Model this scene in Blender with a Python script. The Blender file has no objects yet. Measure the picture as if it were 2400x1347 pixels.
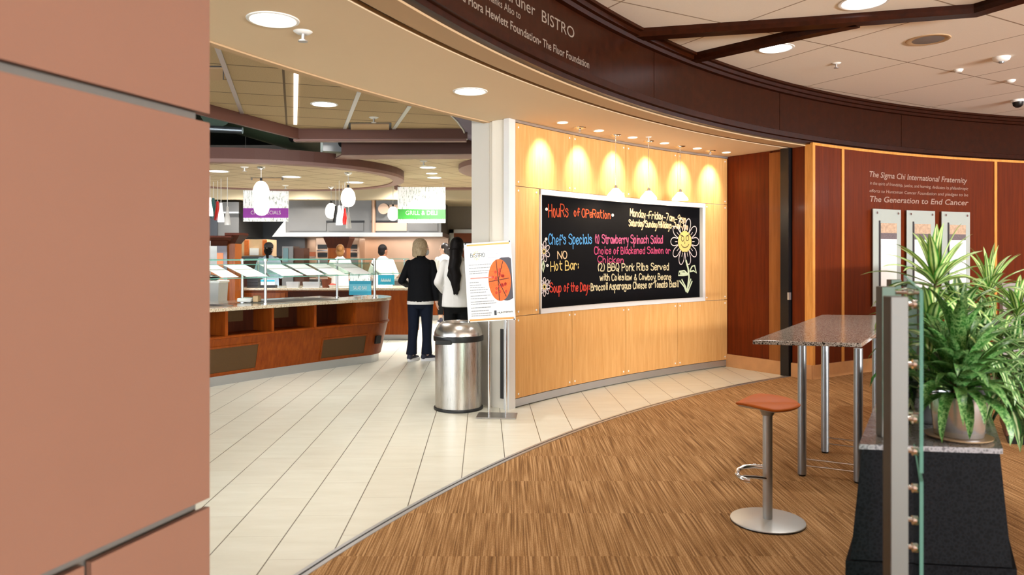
import bpy, bmesh, math, random
from mathutils import Vector, Matrix
random.seed(7)
SC = bpy.context.scene
COL = SC.collection
# ------------------------------------------------------------------ camera, world, exposure
F, HZ, EYE = 1720.0, 598.0, 1.5
cd = bpy.data.cameras.new('camera'); cam = bpy.data.objects.new('camera', cd); COL.objects.link(cam)
cam.location = (0, 0, EYE); cam.rotation_euler = (math.pi/2, 0, 0)
cd.sensor_width = 36; cd.lens = 36*F/2400; cd.shift_y = -(673.5-HZ)/2400; cd.clip_end = 200; cd.clip_start = .05
cd.dof.use_dof = True; cd.dof.focus_distance = 7.5; cd.dof.aperture_fstop = 2.6
SC.camera = cam
W = bpy.data.worlds.new('world'); SC.world = W; W.use_nodes = True
W.node_tree.nodes['Background'].inputs[0].default_value = (.86, .93, 1, 1)
W.node_tree.nodes['Background'].inputs[1].default_value = 4.6
SC.view_settings.view_transform = 'Standard'; SC.view_settings.look = 'None'
SC.view_settings.exposure = 0.57; SC.view_settings.gamma = 1; SC.view_settings.use_curve_mapping = False
SC.cycles.max_bounces = 8; SC.cycles.diffuse_bounces = 5; SC.cycles.glossy_bounces = 4
SC.cycles.transparent_max_bounces = 16; SC.cycles.sample_clamp_indirect = 4; SC.cycles.use_denoising = True
SC.cycles.caustics_reflective = False; SC.cycles.caustics_refractive = False

def lamp(name, kind, loc, energy, color=(1, .9, .75), size=.1, rot=(0, 0, 0), parent=None, spot=110, blend=.6, sizey=None):
    l = bpy.data.lights.new(name, kind); l.energy = energy; l.color = color
    if kind == 'AREA':
        l.shape = 'RECTANGLE' if sizey else 'DISK'; l.size = size
        if sizey: l.size_y = sizey
    elif kind == 'SPOT':
        l.shadow_soft_size = size; l.spot_size = math.radians(spot); l.spot_blend = blend
    else: l.shadow_soft_size = size
    o = bpy.data.objects.new(name, l); COL.objects.link(o); o.location = loc; o.rotation_euler = rot
    if parent: o.parent = parent
    return o

# daylight from the glazed front of the room, well behind the camera and to its right
lamp('daylight_and_fill', 'AREA', (10.384+11.5*math.cos(math.radians(-72)), -.884+11.5*math.sin(math.radians(-72)), 1.75), 800, (.93, .96, 1), 14, (math.radians(90), 0, math.radians(18)), sizey=3.3)
# daylight stand-in: unseen upward lamp added to brighten the lobby ceiling
lamp('daylight_and_fill', 'AREA', (10.384+11.5*math.cos(math.radians(-72)), -.884+11.5*math.sin(math.radians(-72)), .35), 8000, (1, .98, .95), 14, (math.radians(156), 0, math.radians(18)), sizey=1.2)

# ------------------------------------------------------------------ pixel -> place (2400x1347 photograph)
CX, CY = 10.384, -.884           # centre of the round lobby
def PZ(x, y, Z):
    Y = (EYE-Z)*F/(y-HZ); return Vector(((x-1200)/F*Y, Y, Z))
def PY(x, y, Y): return Vector(((x-1200)/F*Y, Y, EYE-(y-HZ)/F*Y))
def CYL(x, y, R):
    dx = (x-1200)/F; b = -(dx*CX+CY); a = dx*dx+1; c = CX*CX+CY*CY-R*R
    t = (-b+math.sqrt(b*b-a*c))/a
    return math.atan2(t-CY, dx*t-CX), EYE-(y-HZ)/F*t
def A(R, a, z=0.): return Vector((CX+R*math.cos(a), CY+R*math.sin(a), z))
D = math.radians

# ------------------------------------------------------------------ materials
def lin(h):
    if isinstance(h, str):
        h = h.lstrip('#'); c = [int(h[i:i+2], 16)/255 for i in (0, 2, 4)]
    else: c = list(h)
    return tuple((v/12.92 if v <= .04045 else ((v+.055)/1.055)**2.4) for v in c)+(1,)
MATS = {}
class NT:
    def __init__(s, name):
        s.m = bpy.data.materials.new(name); s.m.use_nodes = True; s.t = s.m.node_tree
        s.b = s.t.nodes['Principled BSDF']; MATS[name] = s.m
    def n(s, t, **k):
        o = s.t.nodes.new(t)
        for a, v in k.items():
            if a in o.inputs.keys(): o.inputs[a].default_value = v
            else: setattr(o, a, v)
        return o
    def l(s, a, b): s.t.links.new(a, b)
    def coord(s, scale=(1, 1, 1), rot=(0, 0, 0), kind='Object'):
        c = s.n('ShaderNodeTexCoord'); m = s.n('ShaderNodeMapping')
        m.inputs['Scale'].default_value = scale; m.inputs['Rotation'].default_value = rot
        s.l(c.outputs[kind], m.inputs[0]); return m.outputs[0]
    def noise(s, vec, scale=5, detail=4, rough=.6):
        o = s.n('ShaderNodeTexNoise'); o.inputs['Scale'].default_value = scale
        o.inputs['Detail'].default_value = detail; o.inputs['Roughness'].default_value = rough
        s.l(vec, o.inputs['Vector']); return o.outputs['Fac']
    def ramp(s, fac, stops):
        r = s.n('ShaderNodeValToRGB'); e = r.color_ramp.elements
        while len(e) < len(stops): e.new(.5)
        for i, (p, c) in enumerate(stops): e[i].position = p; e[i].color = lin(c)
        s.l(fac, r.inputs[0]); return r.outputs[0]
    def bump(s, fac, strength=.1, dist=.01):
        b = s.n('ShaderNodeBump'); b.inputs['Strength'].default_value = strength; b.inputs['Distance'].default_value = dist
        s.l(fac, b.inputs['Height']); s.l(b.outputs[0], s.b.inputs['Normal'])
    def set(s, rough=.5, metal=0, spec=.5, coat=0):
        s.b.inputs['Roughness'].default_value = rough; s.b.inputs['Metallic'].default_value = metal
        s.b.inputs['Specular IOR Level'].default_value = spec; s.b.inputs['Coat Weight'].default_value = coat
        s.b.inputs['Coat Roughness'].default_value = .12
        return s
    def col(s, sock): s.l(sock, s.b.inputs['Base Color'])
def plain(name, c, rough=.5, metal=0, spec=.5, var=.06, scale=20, coat=0):
    t = NT(name).set(rough, metal, spec, coat); l = lin(c)
    k = t.noise(t.coord((scale,)*3), 1, 3)
    m = t.n('ShaderNodeMix', data_type='RGBA'); m.inputs[0].default_value = .5
    t.l(k, m.inputs[0]); m.inputs[6].default_value = tuple(v*(1-var) for v in l[:3])+(1,); m.inputs[7].default_value = tuple(min(1, v*(1+var)) for v in l[:3])+(1,)
    t.col(m.outputs[2]); return t.m
def wood(name, c1, c2, rough=.35, coat=.3, sc=(14, 14, .8)):
    t = NT(name).set(rough, 0, .13, coat)
    v = t.coord(sc); f = t.noise(v, 3, 6, .65)
    t.col(t.ramp(f, [(.3, c1), (.7, c2)])); return t.m
def emit(name, c, st):
    t = NT(name); t.b.inputs['Base Color'].default_value = lin(c)
    t.b.inputs['Emission Color'].default_value = lin(c); t.b.inputs['Emission Strength'].default_value = st; return t.m
def clear(name, c, gloss=.02, op=0., opc='ffffff'):
    t = NT(name); nt = t.t
    tr = t.n('ShaderNodeBsdfTransparent'); tr.inputs[0].default_value = lin(c)
    gl = t.n('ShaderNodeBsdfGlossy'); gl.inputs['Roughness'].default_value = gloss
    lw = t.n('ShaderNodeLayerWeight'); lw.inputs[0].default_value = .5; pw = t.n('ShaderNodeMath', operation='POWER'); t.l(lw.outputs['Facing'], pw.inputs[0]); pw.inputs[1].default_value = 5
    fr = t.n('ShaderNodeMath', operation='MULTIPLY_ADD'); t.l(pw.outputs[0], fr.inputs[0]); fr.inputs[1].default_value = .9; fr.inputs[2].default_value = .04
    mx = t.n('ShaderNodeMixShader'); t.l(fr.outputs[0], mx.inputs[0]); t.l(tr.outputs[0], mx.inputs[1]); t.l(gl.outputs[0], mx.inputs[2])
    out = mx.outputs[0]
    if op:
        df = t.n('ShaderNodeBsdfDiffuse'); df.inputs[0].default_value = lin(opc)
        m2 = t.n('ShaderNodeMixShader'); m2.inputs[0].default_value = op; t.l(out, m2.inputs[1]); t.l(df.outputs[0], m2.inputs[2]); out = m2.outputs[0]
    t.l(out, nt.nodes['Material Output'].inputs[0]); return t.m
def brushed(name, c, rough=.3, sc=(60, 60, 1.5)):
    t = NT(name).set(rough, 1); f = t.noise(t.coord(sc), 4, 3)
    a = lin(c); t.col(t.ramp(f, [(.3, tuple(max(0, q-.05) for q in hexf(c))), (.7, c)]))
    r = t.n('ShaderNodeMapRange'); r.inputs[3].default_value = rough-.08; r.inputs[4].default_value = rough+.1
    t.l(f, r.inputs[0]); t.l(r.outputs[0], t.b.inputs['Roughness']); return t.m
def hexf(h): h = h.lstrip('#'); return [int(h[i:i+2], 16)/255 for i in (0, 2, 4)]
def granite(name, cols, sc=90, rough=.12):
    t = NT(name).set(rough, 0, .5, .2); v = t.coord((sc,)*3)
    vo = t.n('ShaderNodeTexVoronoi'); vo.inputs['Scale'].default_value = 1; t.l(v, vo.inputs['Vector'])
    f = t.noise(v, .9, 5, .7)
    mx = t.n('ShaderNodeMath', operation='ADD'); t.l(vo.outputs['Distance'], mx.inputs[0]); t.l(f, mx.inputs[1])
    hf = t.n('ShaderNodeMath', operation='MULTIPLY'); t.l(mx.outputs[0], hf.inputs[0]); hf.inputs[1].default_value = .55
    n = len(cols); t.col(t.ramp(hf.outputs[0], [(.3+.4*i/(n-1), c) for i, c in enumerate(cols)])); return t.m
def tiles(name, c1, c2, mortar, w, h, rot, off=0., ms=.006, rough=.6, speck=0., loc=(0, 0), spec=.3):
    t = NT(name).set(rough, 0, spec); c = t.n('ShaderNodeTexCoord'); m = t.n('ShaderNodeMapping')
    m.inputs['Rotation'].default_value = (0, 0, rot); m.inputs['Location'].default_value = (loc[0], loc[1], 0)
    t.l(c.outputs['Object'], m.inputs[0])
    b = t.n('ShaderNodeTexBrick', offset=off, offset_frequency=2); b.inputs['Scale'].default_value = 1
    b.inputs['Brick Width'].default_value = w; b.inputs['Row Height'].default_value = h; b.inputs['Mortar Size'].default_value = ms
    b.inputs['Mortar Smooth'].default_value = .1
    b.inputs['Color1'].default_value = lin(c1); b.inputs['Color2'].default_value = lin(c2); b.inputs['Mortar'].default_value = lin(mortar)
    t.l(m.outputs[0], b.inputs['Vector'])
    f = t.noise(t.coord((3, 3, 3)), 2.5, 6, .65) if not speck else t.noise(t.coord((90, 90, 90)), 1, 3, .7)
    mx = t.n('ShaderNodeMix', data_type='RGBA', blend_type='MULTIPLY'); mx.inputs[0].default_value = 1
    t.l(b.outputs['Color'], mx.inputs[6]); k = speck or .12
    t.l(t.ramp(f, [(.3, (1-k,)*3), (.7, (1, 1, 1))]), mx.inputs[7]); t.col(mx.outputs[2]); return t.m

M = MATS
wood('maple', 'bc8a4e', 'd0a066', .42, .1, (10, 10, .7))
wood('dark_wood', '3c160b', '52200f', .4, .1, (9, 9, .5))
wood('wall_wood', '4c1a06', '642609', .4, .03, (9, 9, .5))
wood('fascia_wood', '200a02', '311205', .32, 0, (5, 5, 5))
wood('trim_wood', 'b87a38', 'd3954c', .4, .2, (12, 12, 1))
wood('counter_wood', '6c2c08', '86400e', .42, .06, (10, 10, .8))
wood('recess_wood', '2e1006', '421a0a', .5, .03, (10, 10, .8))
wood('cabinet_wood', '7a3c14', '9c5420', .4, .2, (10, 10, .8))
wood('post_wood', '7c4a22', '8f5a2c', .45, .1, (9, 9, .5))
plain('salmon', '7e5c4c', .5, 0, .2, .03, 3)
plain('salmon_edge', 'c4744c', .5)
plain('soffit_paint', 'dcc4a2', .75, 0, .25, .02, 2)
plain('soffit_lip', 'b89a76', .7, 0, .25, .02, 2)
plain('groove', '14161a', .6); plain('reveal_metal', '6c6862', .5, .2)
plain('cream_paint', 'e0dacc', .7, 0, .3, .02, 2)
plain('grey_paint', 'c4c0b6', .7, 0, .3, .02, 2)
plain('kitchen_wall', '8a8178', .6, 0, .3, .04, 2)
plain('bulkhead_paint', 'd8c8a8', .7, 0, .3, .02, 2)
plain('cloud_brown', '5a3a30', .55, 0, .3, .03, 3)
plain('cloud_mauve', '84665e', .6, 0, .3, .03, 3)
plain('purple_paint', '5c5068', .7)
plain('black', '0b0b0c', .4)
plain('plenum', '10140f', .9, 0, .1)
plain('duct', '4c5a4a', .5, .6)
plain('black_metal', '141416', .35, .3)
plain('board', '08080b', .85, 0, .06, .25, 6)
plain('alu', 'c6c6c6', .35, .85, .5, .04, 8)
plain('white_alu', 'dcdcda', .4, .3, .5, .03, 8)
plain('chrome', 'd8d8d8', .14, 1)
plain('grey_metal', '9aa0a4', .34, .8, .5, .04, 6)
plain('pale_metal', 'b9bab6', .4, .5, .5, .06, 5)
plain('post_paint', '54544f', .5, .1, .5, .04, 4)
brushed('steel', 'c4bfb8', .28)
plain('lid_steel', 'c2bdb6', .27, .95, .5, .03, 3)
brushed('steel_h', 'b9b7b2', .32, (2, 2, 60))
plain('hood_steel', '74726f', .38, .7, .5, .12, 2)
plain('warm_steel', 'c9a890', .35, .6, .5, .1, 2)
plain('toe_steel', 'b9bcc0', .3, .85, .5, .06, 4)
plain('orange_leather', 'b45a12', .5, 0, .22, .06, 14)
plain('white_paper', 'f2f2ee', .7, 0, .3, .02, 9)
plain('white_plastic', 'ecebe6', .5)
plain('skin', 'c79a80', .55); plain('skin_pale', 'd9b09a', .55); plain('skin_brown', '8a5a40', .55)
wood('hair_blond', '7c664c', 'd8c4a2', .5, 0, (70, 70, 6)); wood('hair_black', '060505', '1c1716', .55, 0, (90, 90, 5))
plain('hair_dark', '1c1513', .45, 0, .5, .3, 60); wood('hair_ginger', '6a4424', 'a87a4a', .5, 0, (70, 70, 6))
plain('black_knit', '0c0d11', .85, 0, .2, .2, 40); plain('navy', '101728', .8, 0, .2, .2, 40); plain('black_cloth', '0a0a0c', .8, 0, .2)
plain('white_cloth', 'e6e4e0', .85, 0, .2, .05, 20); plain('blue_cloth', 'bcd6ee', .85, 0, .2, .05, 20)
plain('shoe_navy', '1d2134', .6); plain('shoe_sole', 'd9dade', .5)
plain('mask_white', 'dfe6ee', .8)
plain('cyan', '1aa4c4', .5); plain('cyan_light', '6cc8de', .5); plain('purple', 'a238b4', .5); plain('green', '4cc44c', .5)
plain('orange_band', 'df9a55', .5); plain('plate_dark', '45434c', .5)
plain('pizza', 'd9642f', .6, 0, .3, .35, 70); plain('pizza_red', 'b8321c', .6); plain('pizza_cut', '3a1a12', .7)
plain('text_grey', '8b8b90', .7); plain('text_faint', 'b9b9c0', .7); plain('text_red', 'd98074', .7); plain('logo_yellow', 'e0b44a', .7); plain('logo_dark', '3c4048', .7)
plain('letter_silver', 'b0a498', .35, .7); plain('letter_wall', 'b09a8c', .4, .6)
plain('marble_base', 'b98a5c', .3, 0, .5, .25, 6)
plain('pot_metal', 'c9ccce', .22, .9); plain('saucer', 'a68a68', .4)
plain('stem', '6a5a40', .8); plain('soil', '2a1c12', .95)
plain('tan_stucco', 'cfae86', .8, 0, .2, .08, 10); plain('brick_orange', 'c8692c', .7, 0, .3, .3, 30)
plain('teal_glass', '2c5f62', .2); plain('red_glass', 'c4201c', .2); plain('dark_grey', '33363c', .5); plain('terracotta', '6c3318', .7)
plain('grey_tub', 'b9b9b4', .6); plain('mid_brown', '54301f', .5); plain('slot_dark', '2a2a2a', .6); plain('rust_pot', '8a4a2c', .7)
plain('mesh_brown', '4d3416', .6, .2, .4, .25, 120)
plain('grey_frame', '7d7b86', .5)
plain('bench_grey', '7d7570', .6)
plain('chrome_dark', '55565a', .3, .8); plain('photo_warm', 'b59a82', .6, 0, .3, .5, 30); plain('photo_crowd', '6a5f62', .7, 0, .3, .8, 90)
for k, c in dict(red='c8502e', blue='5aa2dc', pink='cf5f86', rose='c24a72', cream='e2d2a6', peach='eec89c', yellow='e6c878', soup='d24434', white='f2ece4', mint='d6e2bc', petal='ead8d4', face='e8cf7c').items():
    plain('chalk_'+k, [v*.8 for v in hexf(c)], .9, 0, .1, .3, 60)
granite('granite_brown', ['241f1a', '5c5246', '80756a', 'aaa094', '2c2620'], 75, .16)
MATS['granite_brown'].node_tree.nodes['Principled BSDF'].inputs['Coat Weight'].default_value = 0; MATS['granite_brown'].node_tree.nodes['Principled BSDF'].inputs['Specular IOR Level'].default_value = .22
granite('granite_counter', ['6a5c4a', 'a89a84', 'c8bca6', '8a7a64'], 70, .15)
granite('granite_black', ['050506', '08080a', '121316', '08080a'], 60, .55)
MATS['granite_black'].node_tree.nodes['Principled BSDF'].inputs['Specular IOR Level'].default_value = .04
MATS['granite_black'].node_tree.nodes['Principled BSDF'].inputs['Coat Weight'].default_value = 0
granite('granite_grey', ['4c4c50', '77777a', '8e8e92', '5a5a5e'], 60, .2)
emit('lamp_white', 'fff4e0', 9); emit('lamp_cool', 'fbfaff', 8); emit('lamp_warm', 'ffdca0', 9); emit('egg_glow', 'fff6ea', 2.2); emit('strip_glow', 'f6f2ea', 1.1)
emit('shade_glow', 'fff0d8', 4.5); emit('shade_white', 'ffffff', 1.0); emit('sign_glow', 'fdfdfa', 1.0)
clear('glass', 'dff2ea'); clear('glass_clear', 'f0f8f4'); clear('glass_edge', '7fc4b4', .05, .45, '8fd0c0'); clear('glass_frost', 'eef4f0', .1, .55, 'c9d0ca'); clear('cone_clear', 'eeeeee', .05, .35, 'e8e6e0')
# floor tiles: 12 x 24 in. porcelain planks
def floor_tiles():
    t = NT('floor_tile').set(.3, 0, .4); v = t.coord((1, 1, 1), (0, 0, D(87.8)))
    ad = t.n('ShaderNodeVectorMath', operation='ADD'); ad.inputs[1].default_value = (0, .15, 0); t.l(v, ad.inputs[0])
    def brick(w, off, c, mo, ms):
        b = t.n('ShaderNodeTexBrick', offset=off, offset_frequency=2); b.inputs['Scale'].default_value = 1; b.inputs['Brick Width'].default_value = w; b.inputs['Row Height'].default_value = .305
        b.inputs['Mortar Size'].default_value = ms; b.inputs['Mortar Smooth'].default_value = .2; b.inputs['Color1'].default_value = lin(c[0]); b.inputs['Color2'].default_value = lin(c[1]); b.inputs['Mortar'].default_value = lin(mo)
        t.l(ad.outputs[0], b.inputs['Vector']); return b.outputs['Color']
    a = brick(200., 0, ('ffffff', 'ffffff'), '6e6450', .0032); b = brick(.61, .5, ('dfdfd0', 'dcdaca'), 'c8c5b4', .0028)
    f = t.ramp(t.noise(t.coord((1.2, 5, 1)), 2, 6, .65), [(.3, (.95, .945, .93)), (.7, (1, 1, 1))])
    m1 = t.n('ShaderNodeMix', data_type='RGBA', blend_type='MULTIPLY'); m1.inputs[0].default_value = 1; t.l(a, m1.inputs[6]); t.l(b, m1.inputs[7])
    m2 = t.n('ShaderNodeMix', data_type='RGBA', blend_type='MULTIPLY'); m2.inputs[0].default_value = 1; t.l(m1.outputs[2], m2.inputs[6]); t.l(f, m2.inputs[7]); t.col(m2.outputs[2])
floor_tiles()
tiles('lobby_tile', 'f4ecdf', 'f2e8da', 'a08c76', 1.22, 1.22, D(-29.3), 0, .008, .8, .02, (.13, .32))
tiles('serve_tile', 'c4a982', 'bfa47c', '6e5a42', 200., .6, D(-16.5), 0, .012, .8, .12, (.1, .2))
tiles('cloud_tile', 'c4b092', 'c0ac8e', '806e56', .6, .6, D(28), 0, .012, .8, .1, (.1, .2))
def carpet():
    t = NT('carpet').set(.95, 0, .1)
    sp = t.n('ShaderNodeSeparateXYZ'); t.l(t.coord(), sp.inputs[0])
    def mth(op, a, b):
        m = t.n('ShaderNodeMath', operation=op)
        for k, v in enumerate((a, b)):
            if v is None: continue
            if isinstance(v, (int, float)): m.inputs[k].default_value = v
            else: t.l(v, m.inputs[k])
        return m.outputs[0]
    row = mth('FLOOR', mth('DIVIDE', sp.outputs[1], .61), None)          # carpet tiles: the stripes break at every row
    colm = mth('FLOOR', mth('DIVIDE', sp.outputs[0], .61), None)
    x = mth('ADD', sp.outputs[0], mth('ADD', mth('MULTIPLY', row, 7.31), mth('MULTIPLY', colm, 3.17)))
    cb = t.n('ShaderNodeCombineXYZ'); t.l(x, cb.inputs[0]); t.l(sp.outputs[1], cb.inputs[1])
    def nz(sx, sy, d):
        m = t.n('ShaderNodeMapping'); m.inputs['Scale'].default_value = (sx, sy, 1); t.l(cb.outputs[0], m.inputs[0]); return t.noise(m.outputs[0], 1, d, .55)
    f1 = nz(135, 1.8, 2); f2 = nz(55, 1.1, 2); f3 = nz(230, 110, 2)
    v = mth('ADD', mth('ADD', mth('MULTIPLY', f1, .55), mth('MULTIPLY', f2, .2)), mth('MULTIPLY', f3, .28))
    t.col(t.ramp(v, [(.39, '66492c'), (.51, '926c44'), (.61, 'bc966a')])); t.bump(f3, .3, .004)
carpet()
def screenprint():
    t = NT('sign_print_glow').set(.5)
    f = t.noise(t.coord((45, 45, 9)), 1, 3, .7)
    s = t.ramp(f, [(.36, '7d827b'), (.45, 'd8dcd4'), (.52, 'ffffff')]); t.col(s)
    t.l(s, t.b.inputs['Emission Color']); t.b.inputs['Emission Strength'].default_value = .3  # glow put into the print stands for the blown-out light on the signs
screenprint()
def leafmat(name, stops, mott=0):
    t = NT(name).set(.38, 0, .45)
    uv = t.n('ShaderNodeUVMap'); sp = t.n('ShaderNodeSeparateXYZ'); t.l(uv.outputs[0], sp.inputs[0])
    s = t.n('ShaderNodeMath', operation='SUBTRACT'); t.l(sp.outputs[0], s.inputs[0]); s.inputs[1].default_value = .5
    a = t.n('ShaderNodeMath', operation='ABSOLUTE'); t.l(s.outputs[0], a.inputs[0])
    f = t.noise(t.coord((75, 75, 75) if mott else (30, 30, 30)), 1, 3)
    ad = t.n('ShaderNodeMath', operation='MULTIPLY_ADD'); t.l(f, ad.inputs[0]); ad.inputs[1].default_value = .9 if mott else .12
    wt = t.n('ShaderNodeMath', operation='MULTIPLY'); t.l(a.outputs[0], wt.inputs[0]); wt.inputs[1].default_value = .25 if mott else 1.
    t.l(wt.outputs[0], ad.inputs[2])
    t.col(t.ramp(ad.outputs[0], stops))
    t.b.inputs['Subsurface Weight'].default_value = 0
leafmat('leaf_striped', [(.08, '4c7a38'), (.13, '3a6a2c'), (.18, 'd6e6a4'), (.36, 'c4de88'), (.42, '54983e'), (.56, '3a8030')])
leafmat('leaf_dark', [(.1, 'c2d2a0'), (.18, '33662c'), (.38, '2a5a24'), (.46, '9cba78'), (.55, '4f8a3c')])
leafmat('leaf_mottled', [(.36, '24541f'), (.46, '33702a'), (.52, '8fb474'), (.57, '3a7832'), (.7, '285a22')], 1)

# ------------------------------------------------------------------ objects, tags
WORLD = {}
def thing(name, label, cat, loc=(0, 0, 0), rz=0, group=None):
    o = bpy.data.objects.new(name, None); COL.objects.link(o); o.empty_display_size = .05
    o.location = loc; o.rotation_euler = (0, 0, rz); o['label'] = label; o['category'] = cat
    if group: o['group'] = group
    WORLD[o.name] = Matrix.Translation(loc) @ Matrix.Rotation(rz, 4, 'Z'); return o
def tag(o, label, cat, group=None):
    o['label'] = label; o['category'] = cat
    if group: o['group'] = group
    return o
def struct(o): o['kind'] = 'structure'; return o
def sroot(name):
    o = bpy.data.objects.new(name, None); COL.objects.link(o); o['kind'] = 'structure'; WORLD[o.name] = Matrix.Identity(4); return o
def dup(o, loc, label=None, rz=None):
    r = o.copy(); COL.objects.link(r); r.location = loc
    if rz is not None: r.rotation_euler = (0, 0, rz)
    if label: r['label'] = label
    WORLD[r.name] = Matrix.Translation(loc) @ Matrix.Rotation(r.rotation_euler[2], 4, 'Z')
    for ch in o.children:
        c = ch.copy(); COL.objects.link(c); c.parent = r
        for g in ch.children:
            d = g.copy(); COL.objects.link(d); d.parent = c
    return r

class MB:
    def __init__(s): s.v = []; s.f = []; s.uv = {}; s.mi = []
    def add(s, vs, fs):
        k = len(s.v); s.v += [Vector(p) for p in vs]; s.f += [tuple(k+i for i in f) for f in fs]; return s
    def hexa(s, p):   # 8 corners: bottom 4 ccw, top 4
        return s.add(p, [(3, 2, 1, 0), (4, 5, 6, 7), (0, 1, 5, 4), (1, 2, 6, 5), (2, 3, 7, 6), (3, 0, 4, 7)])
    def box(s, c, d, rz=0):
        x, y, z = (q/2 for q in d); R = Matrix.Rotation(rz, 3, 'Z'); c = Vector(c)
        return s.hexa([c+R@Vector(p) for p in ((-x, -y, -z), (x, -y, -z), (x, y, -z), (-x, y, -z), (-x, -y, z), (x, -y, z), (x, y, z), (-x, y, z))])
    def span(s, x0, x1, y0, y1, z0, z1): return s.box(((x0+x1)/2, (y0+y1)/2, (z0+z1)/2), (abs(x1-x0), abs(y1-y0), abs(z1-z0)))
    def prism(s, poly, z0, z1):
        n = len(poly); a = sum(poly[i][0]*poly[(i+1) % n][1]-poly[(i+1) % n][0]*poly[i][1] for i in range(n))
        if a < 0: poly = poly[::-1]
        vs = [(p[0], p[1], z0) for p in poly]+[(p[0], p[1], z1) for p in poly]
        return s.add(vs, [tuple(range(n))[::-1], tuple(range(n, 2*n))]+[(i, (i+1) % n, n+(i+1) % n, n+i) for i in range(n)])
    def rings(s, rs, cap=True, closed=True):
        n = len(rs[0]); vs = [p for r in rs for p in r]; fs = []
        for j in range(len(rs)-1):
            for i in range(n if closed else n-1):
                i2 = (i+1) % n; fs.append((j*n+i, j*n+i2, (j+1)*n+i2, (j+1)*n+i))
        if cap and closed: fs += [tuple(range(n))[::-1], tuple(range((len(rs)-1)*n, len(rs)*n))]
        return s.add(vs, fs)
    def lathe(s, prof, c=(0, 0, 0), n=32, cap=True, sx=1, sy=1):
        c = Vector(c)
        return s.rings([[c+Vector((r*sx*math.cos(2*math.pi*i/n), r*sy*math.sin(2*math.pi*i/n), z)) for i in range(n)] for r, z in prof], cap)
    def path(s, pts, r, n=10, cap=True):
        pts = [Vector(p) for p in pts]; R = r if isinstance(r, (list, tuple)) else [r]*len(pts); rs = []; u = None
        for i, p in enumerate(pts):
            d = (pts[min(i+1, len(pts)-1)]-pts[max(i-1, 0)]).normalized()
            if u is None: u = d.orthogonal().normalized()
            u = (u-d*u.dot(d)).normalized(); w = d.cross(u)
            rs.append([p+(u*math.cos(2*math.pi*k/n)+w*math.sin(2*math.pi*k/n))*R[i] for k in range(n)])
        return s.rings(rs, cap)
    def tube(s, a, b, r0, r1=None, n=14): return s.path([a, b], [r0, r0 if r1 is None else r1], n)
    def cap(s, a, b, r0, r1=None, n=12):
        r1 = r0 if r1 is None else r1; a = Vector(a); b = Vector(b); d = (b-a); L = d.length
        d = d.normalized() if L > 1e-6 else Vector((0, 0, 1)); pts = []; R = []
        for k in (1, .9, .7, .4): pts.append(a-d*r0*k); R.append(r0*math.sqrt(max(0, 1-k*k))+1e-4)
        pts += [a, b]; R += [r0, r1]
        for k in (.4, .7, .9, 1): pts.append(b+d*r1*k); R.append(r1*math.sqrt(max(0, 1-k*k))+1e-4)
        return s.path(pts, R, n)
    def ell(s, c, r, rot=None, n=20, m=12):
        c = Vector(c); R = Matrix.Identity(3) if rot is None else rot; rs = []
        for j in range(m+1):
            t = math.pi*j/m; z = -math.cos(t); q = max(math.sin(t), 1e-3)
            rs.append([c+R@Vector((r[0]*q*math.cos(2*math.pi*i/n), r[1]*q*math.sin(2*math.pi*i/n), r[2]*z)) for i in range(n)])
        return s.rings(rs)
    def arc(s, R0, R1, z0, z1, a0, a1, n=None):   # bent box; angles in rad
        if a0 > a1: a0, a1 = a1, a0
        n = n or max(2, int((a1-a0)/D(.9))); rs = []
        for i in range(n+1):
            a = a0+(a1-a0)*i/n; rs.append([A(R0, a, z0), A(R1, a, z0), A(R1, a, z1), A(R0, a, z1)])
        return s.rings(rs)
    def sweep(s, prof, a0, a1, n=None):           # closed (R,z) profile along the lobby circle
        n = n or max(2, int(abs(a1-a0)/D(.9))); return s.rings([[A(R, a0+(a1-a0)*i/n, z) for R, z in prof] for i in range(n+1)])
    def build(s, name, mat, parent=None, smooth=False, bevel=0, world=False, angle=40):
        me = bpy.data.meshes.new(name)
        vs = s.v
        if world and parent is not None:
            W = WORLD[parent.name].inverted(); vs = [W @ p for p in vs]
        me.from_pydata([tuple(p) for p in vs], [], s.f)
        if s.uv:
            u = me.uv_layers.new(name='UVMap')
            for lp in me.loops: u.data[lp.index].uv = s.uv.get(lp.vertex_index, (0, 0))
        bm = bmesh.new(); bm.from_mesh(me); bmesh.ops.recalc_face_normals(bm, faces=bm.faces); bm.to_mesh(me); bm.free()
        return link(name, me, mat, parent, smooth, bevel, angle)
def link(name, me, mat, parent=None, smooth=False, bevel=0, angle=40):
    me.materials.clear(); me.materials.append(MATS[mat])
    o = bpy.data.objects.new(name, me); COL.objects.link(o)
    if parent is not None: o.parent = parent; WORLD[o.name] = WORLD[parent.name]
    else: WORLD[o.name] = Matrix.Identity(4)
    if bevel:
        b = o.modifiers.new('edge', 'BEVEL'); b.width = bevel; b.segments = 2; b.limit_method = 'ANGLE'; b.angle_limit = D(35)
    if smooth:
        me.shade_smooth()
        try: me.set_sharp_from_angle(angle=D(angle))
        except Exception: pass
    return o
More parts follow.
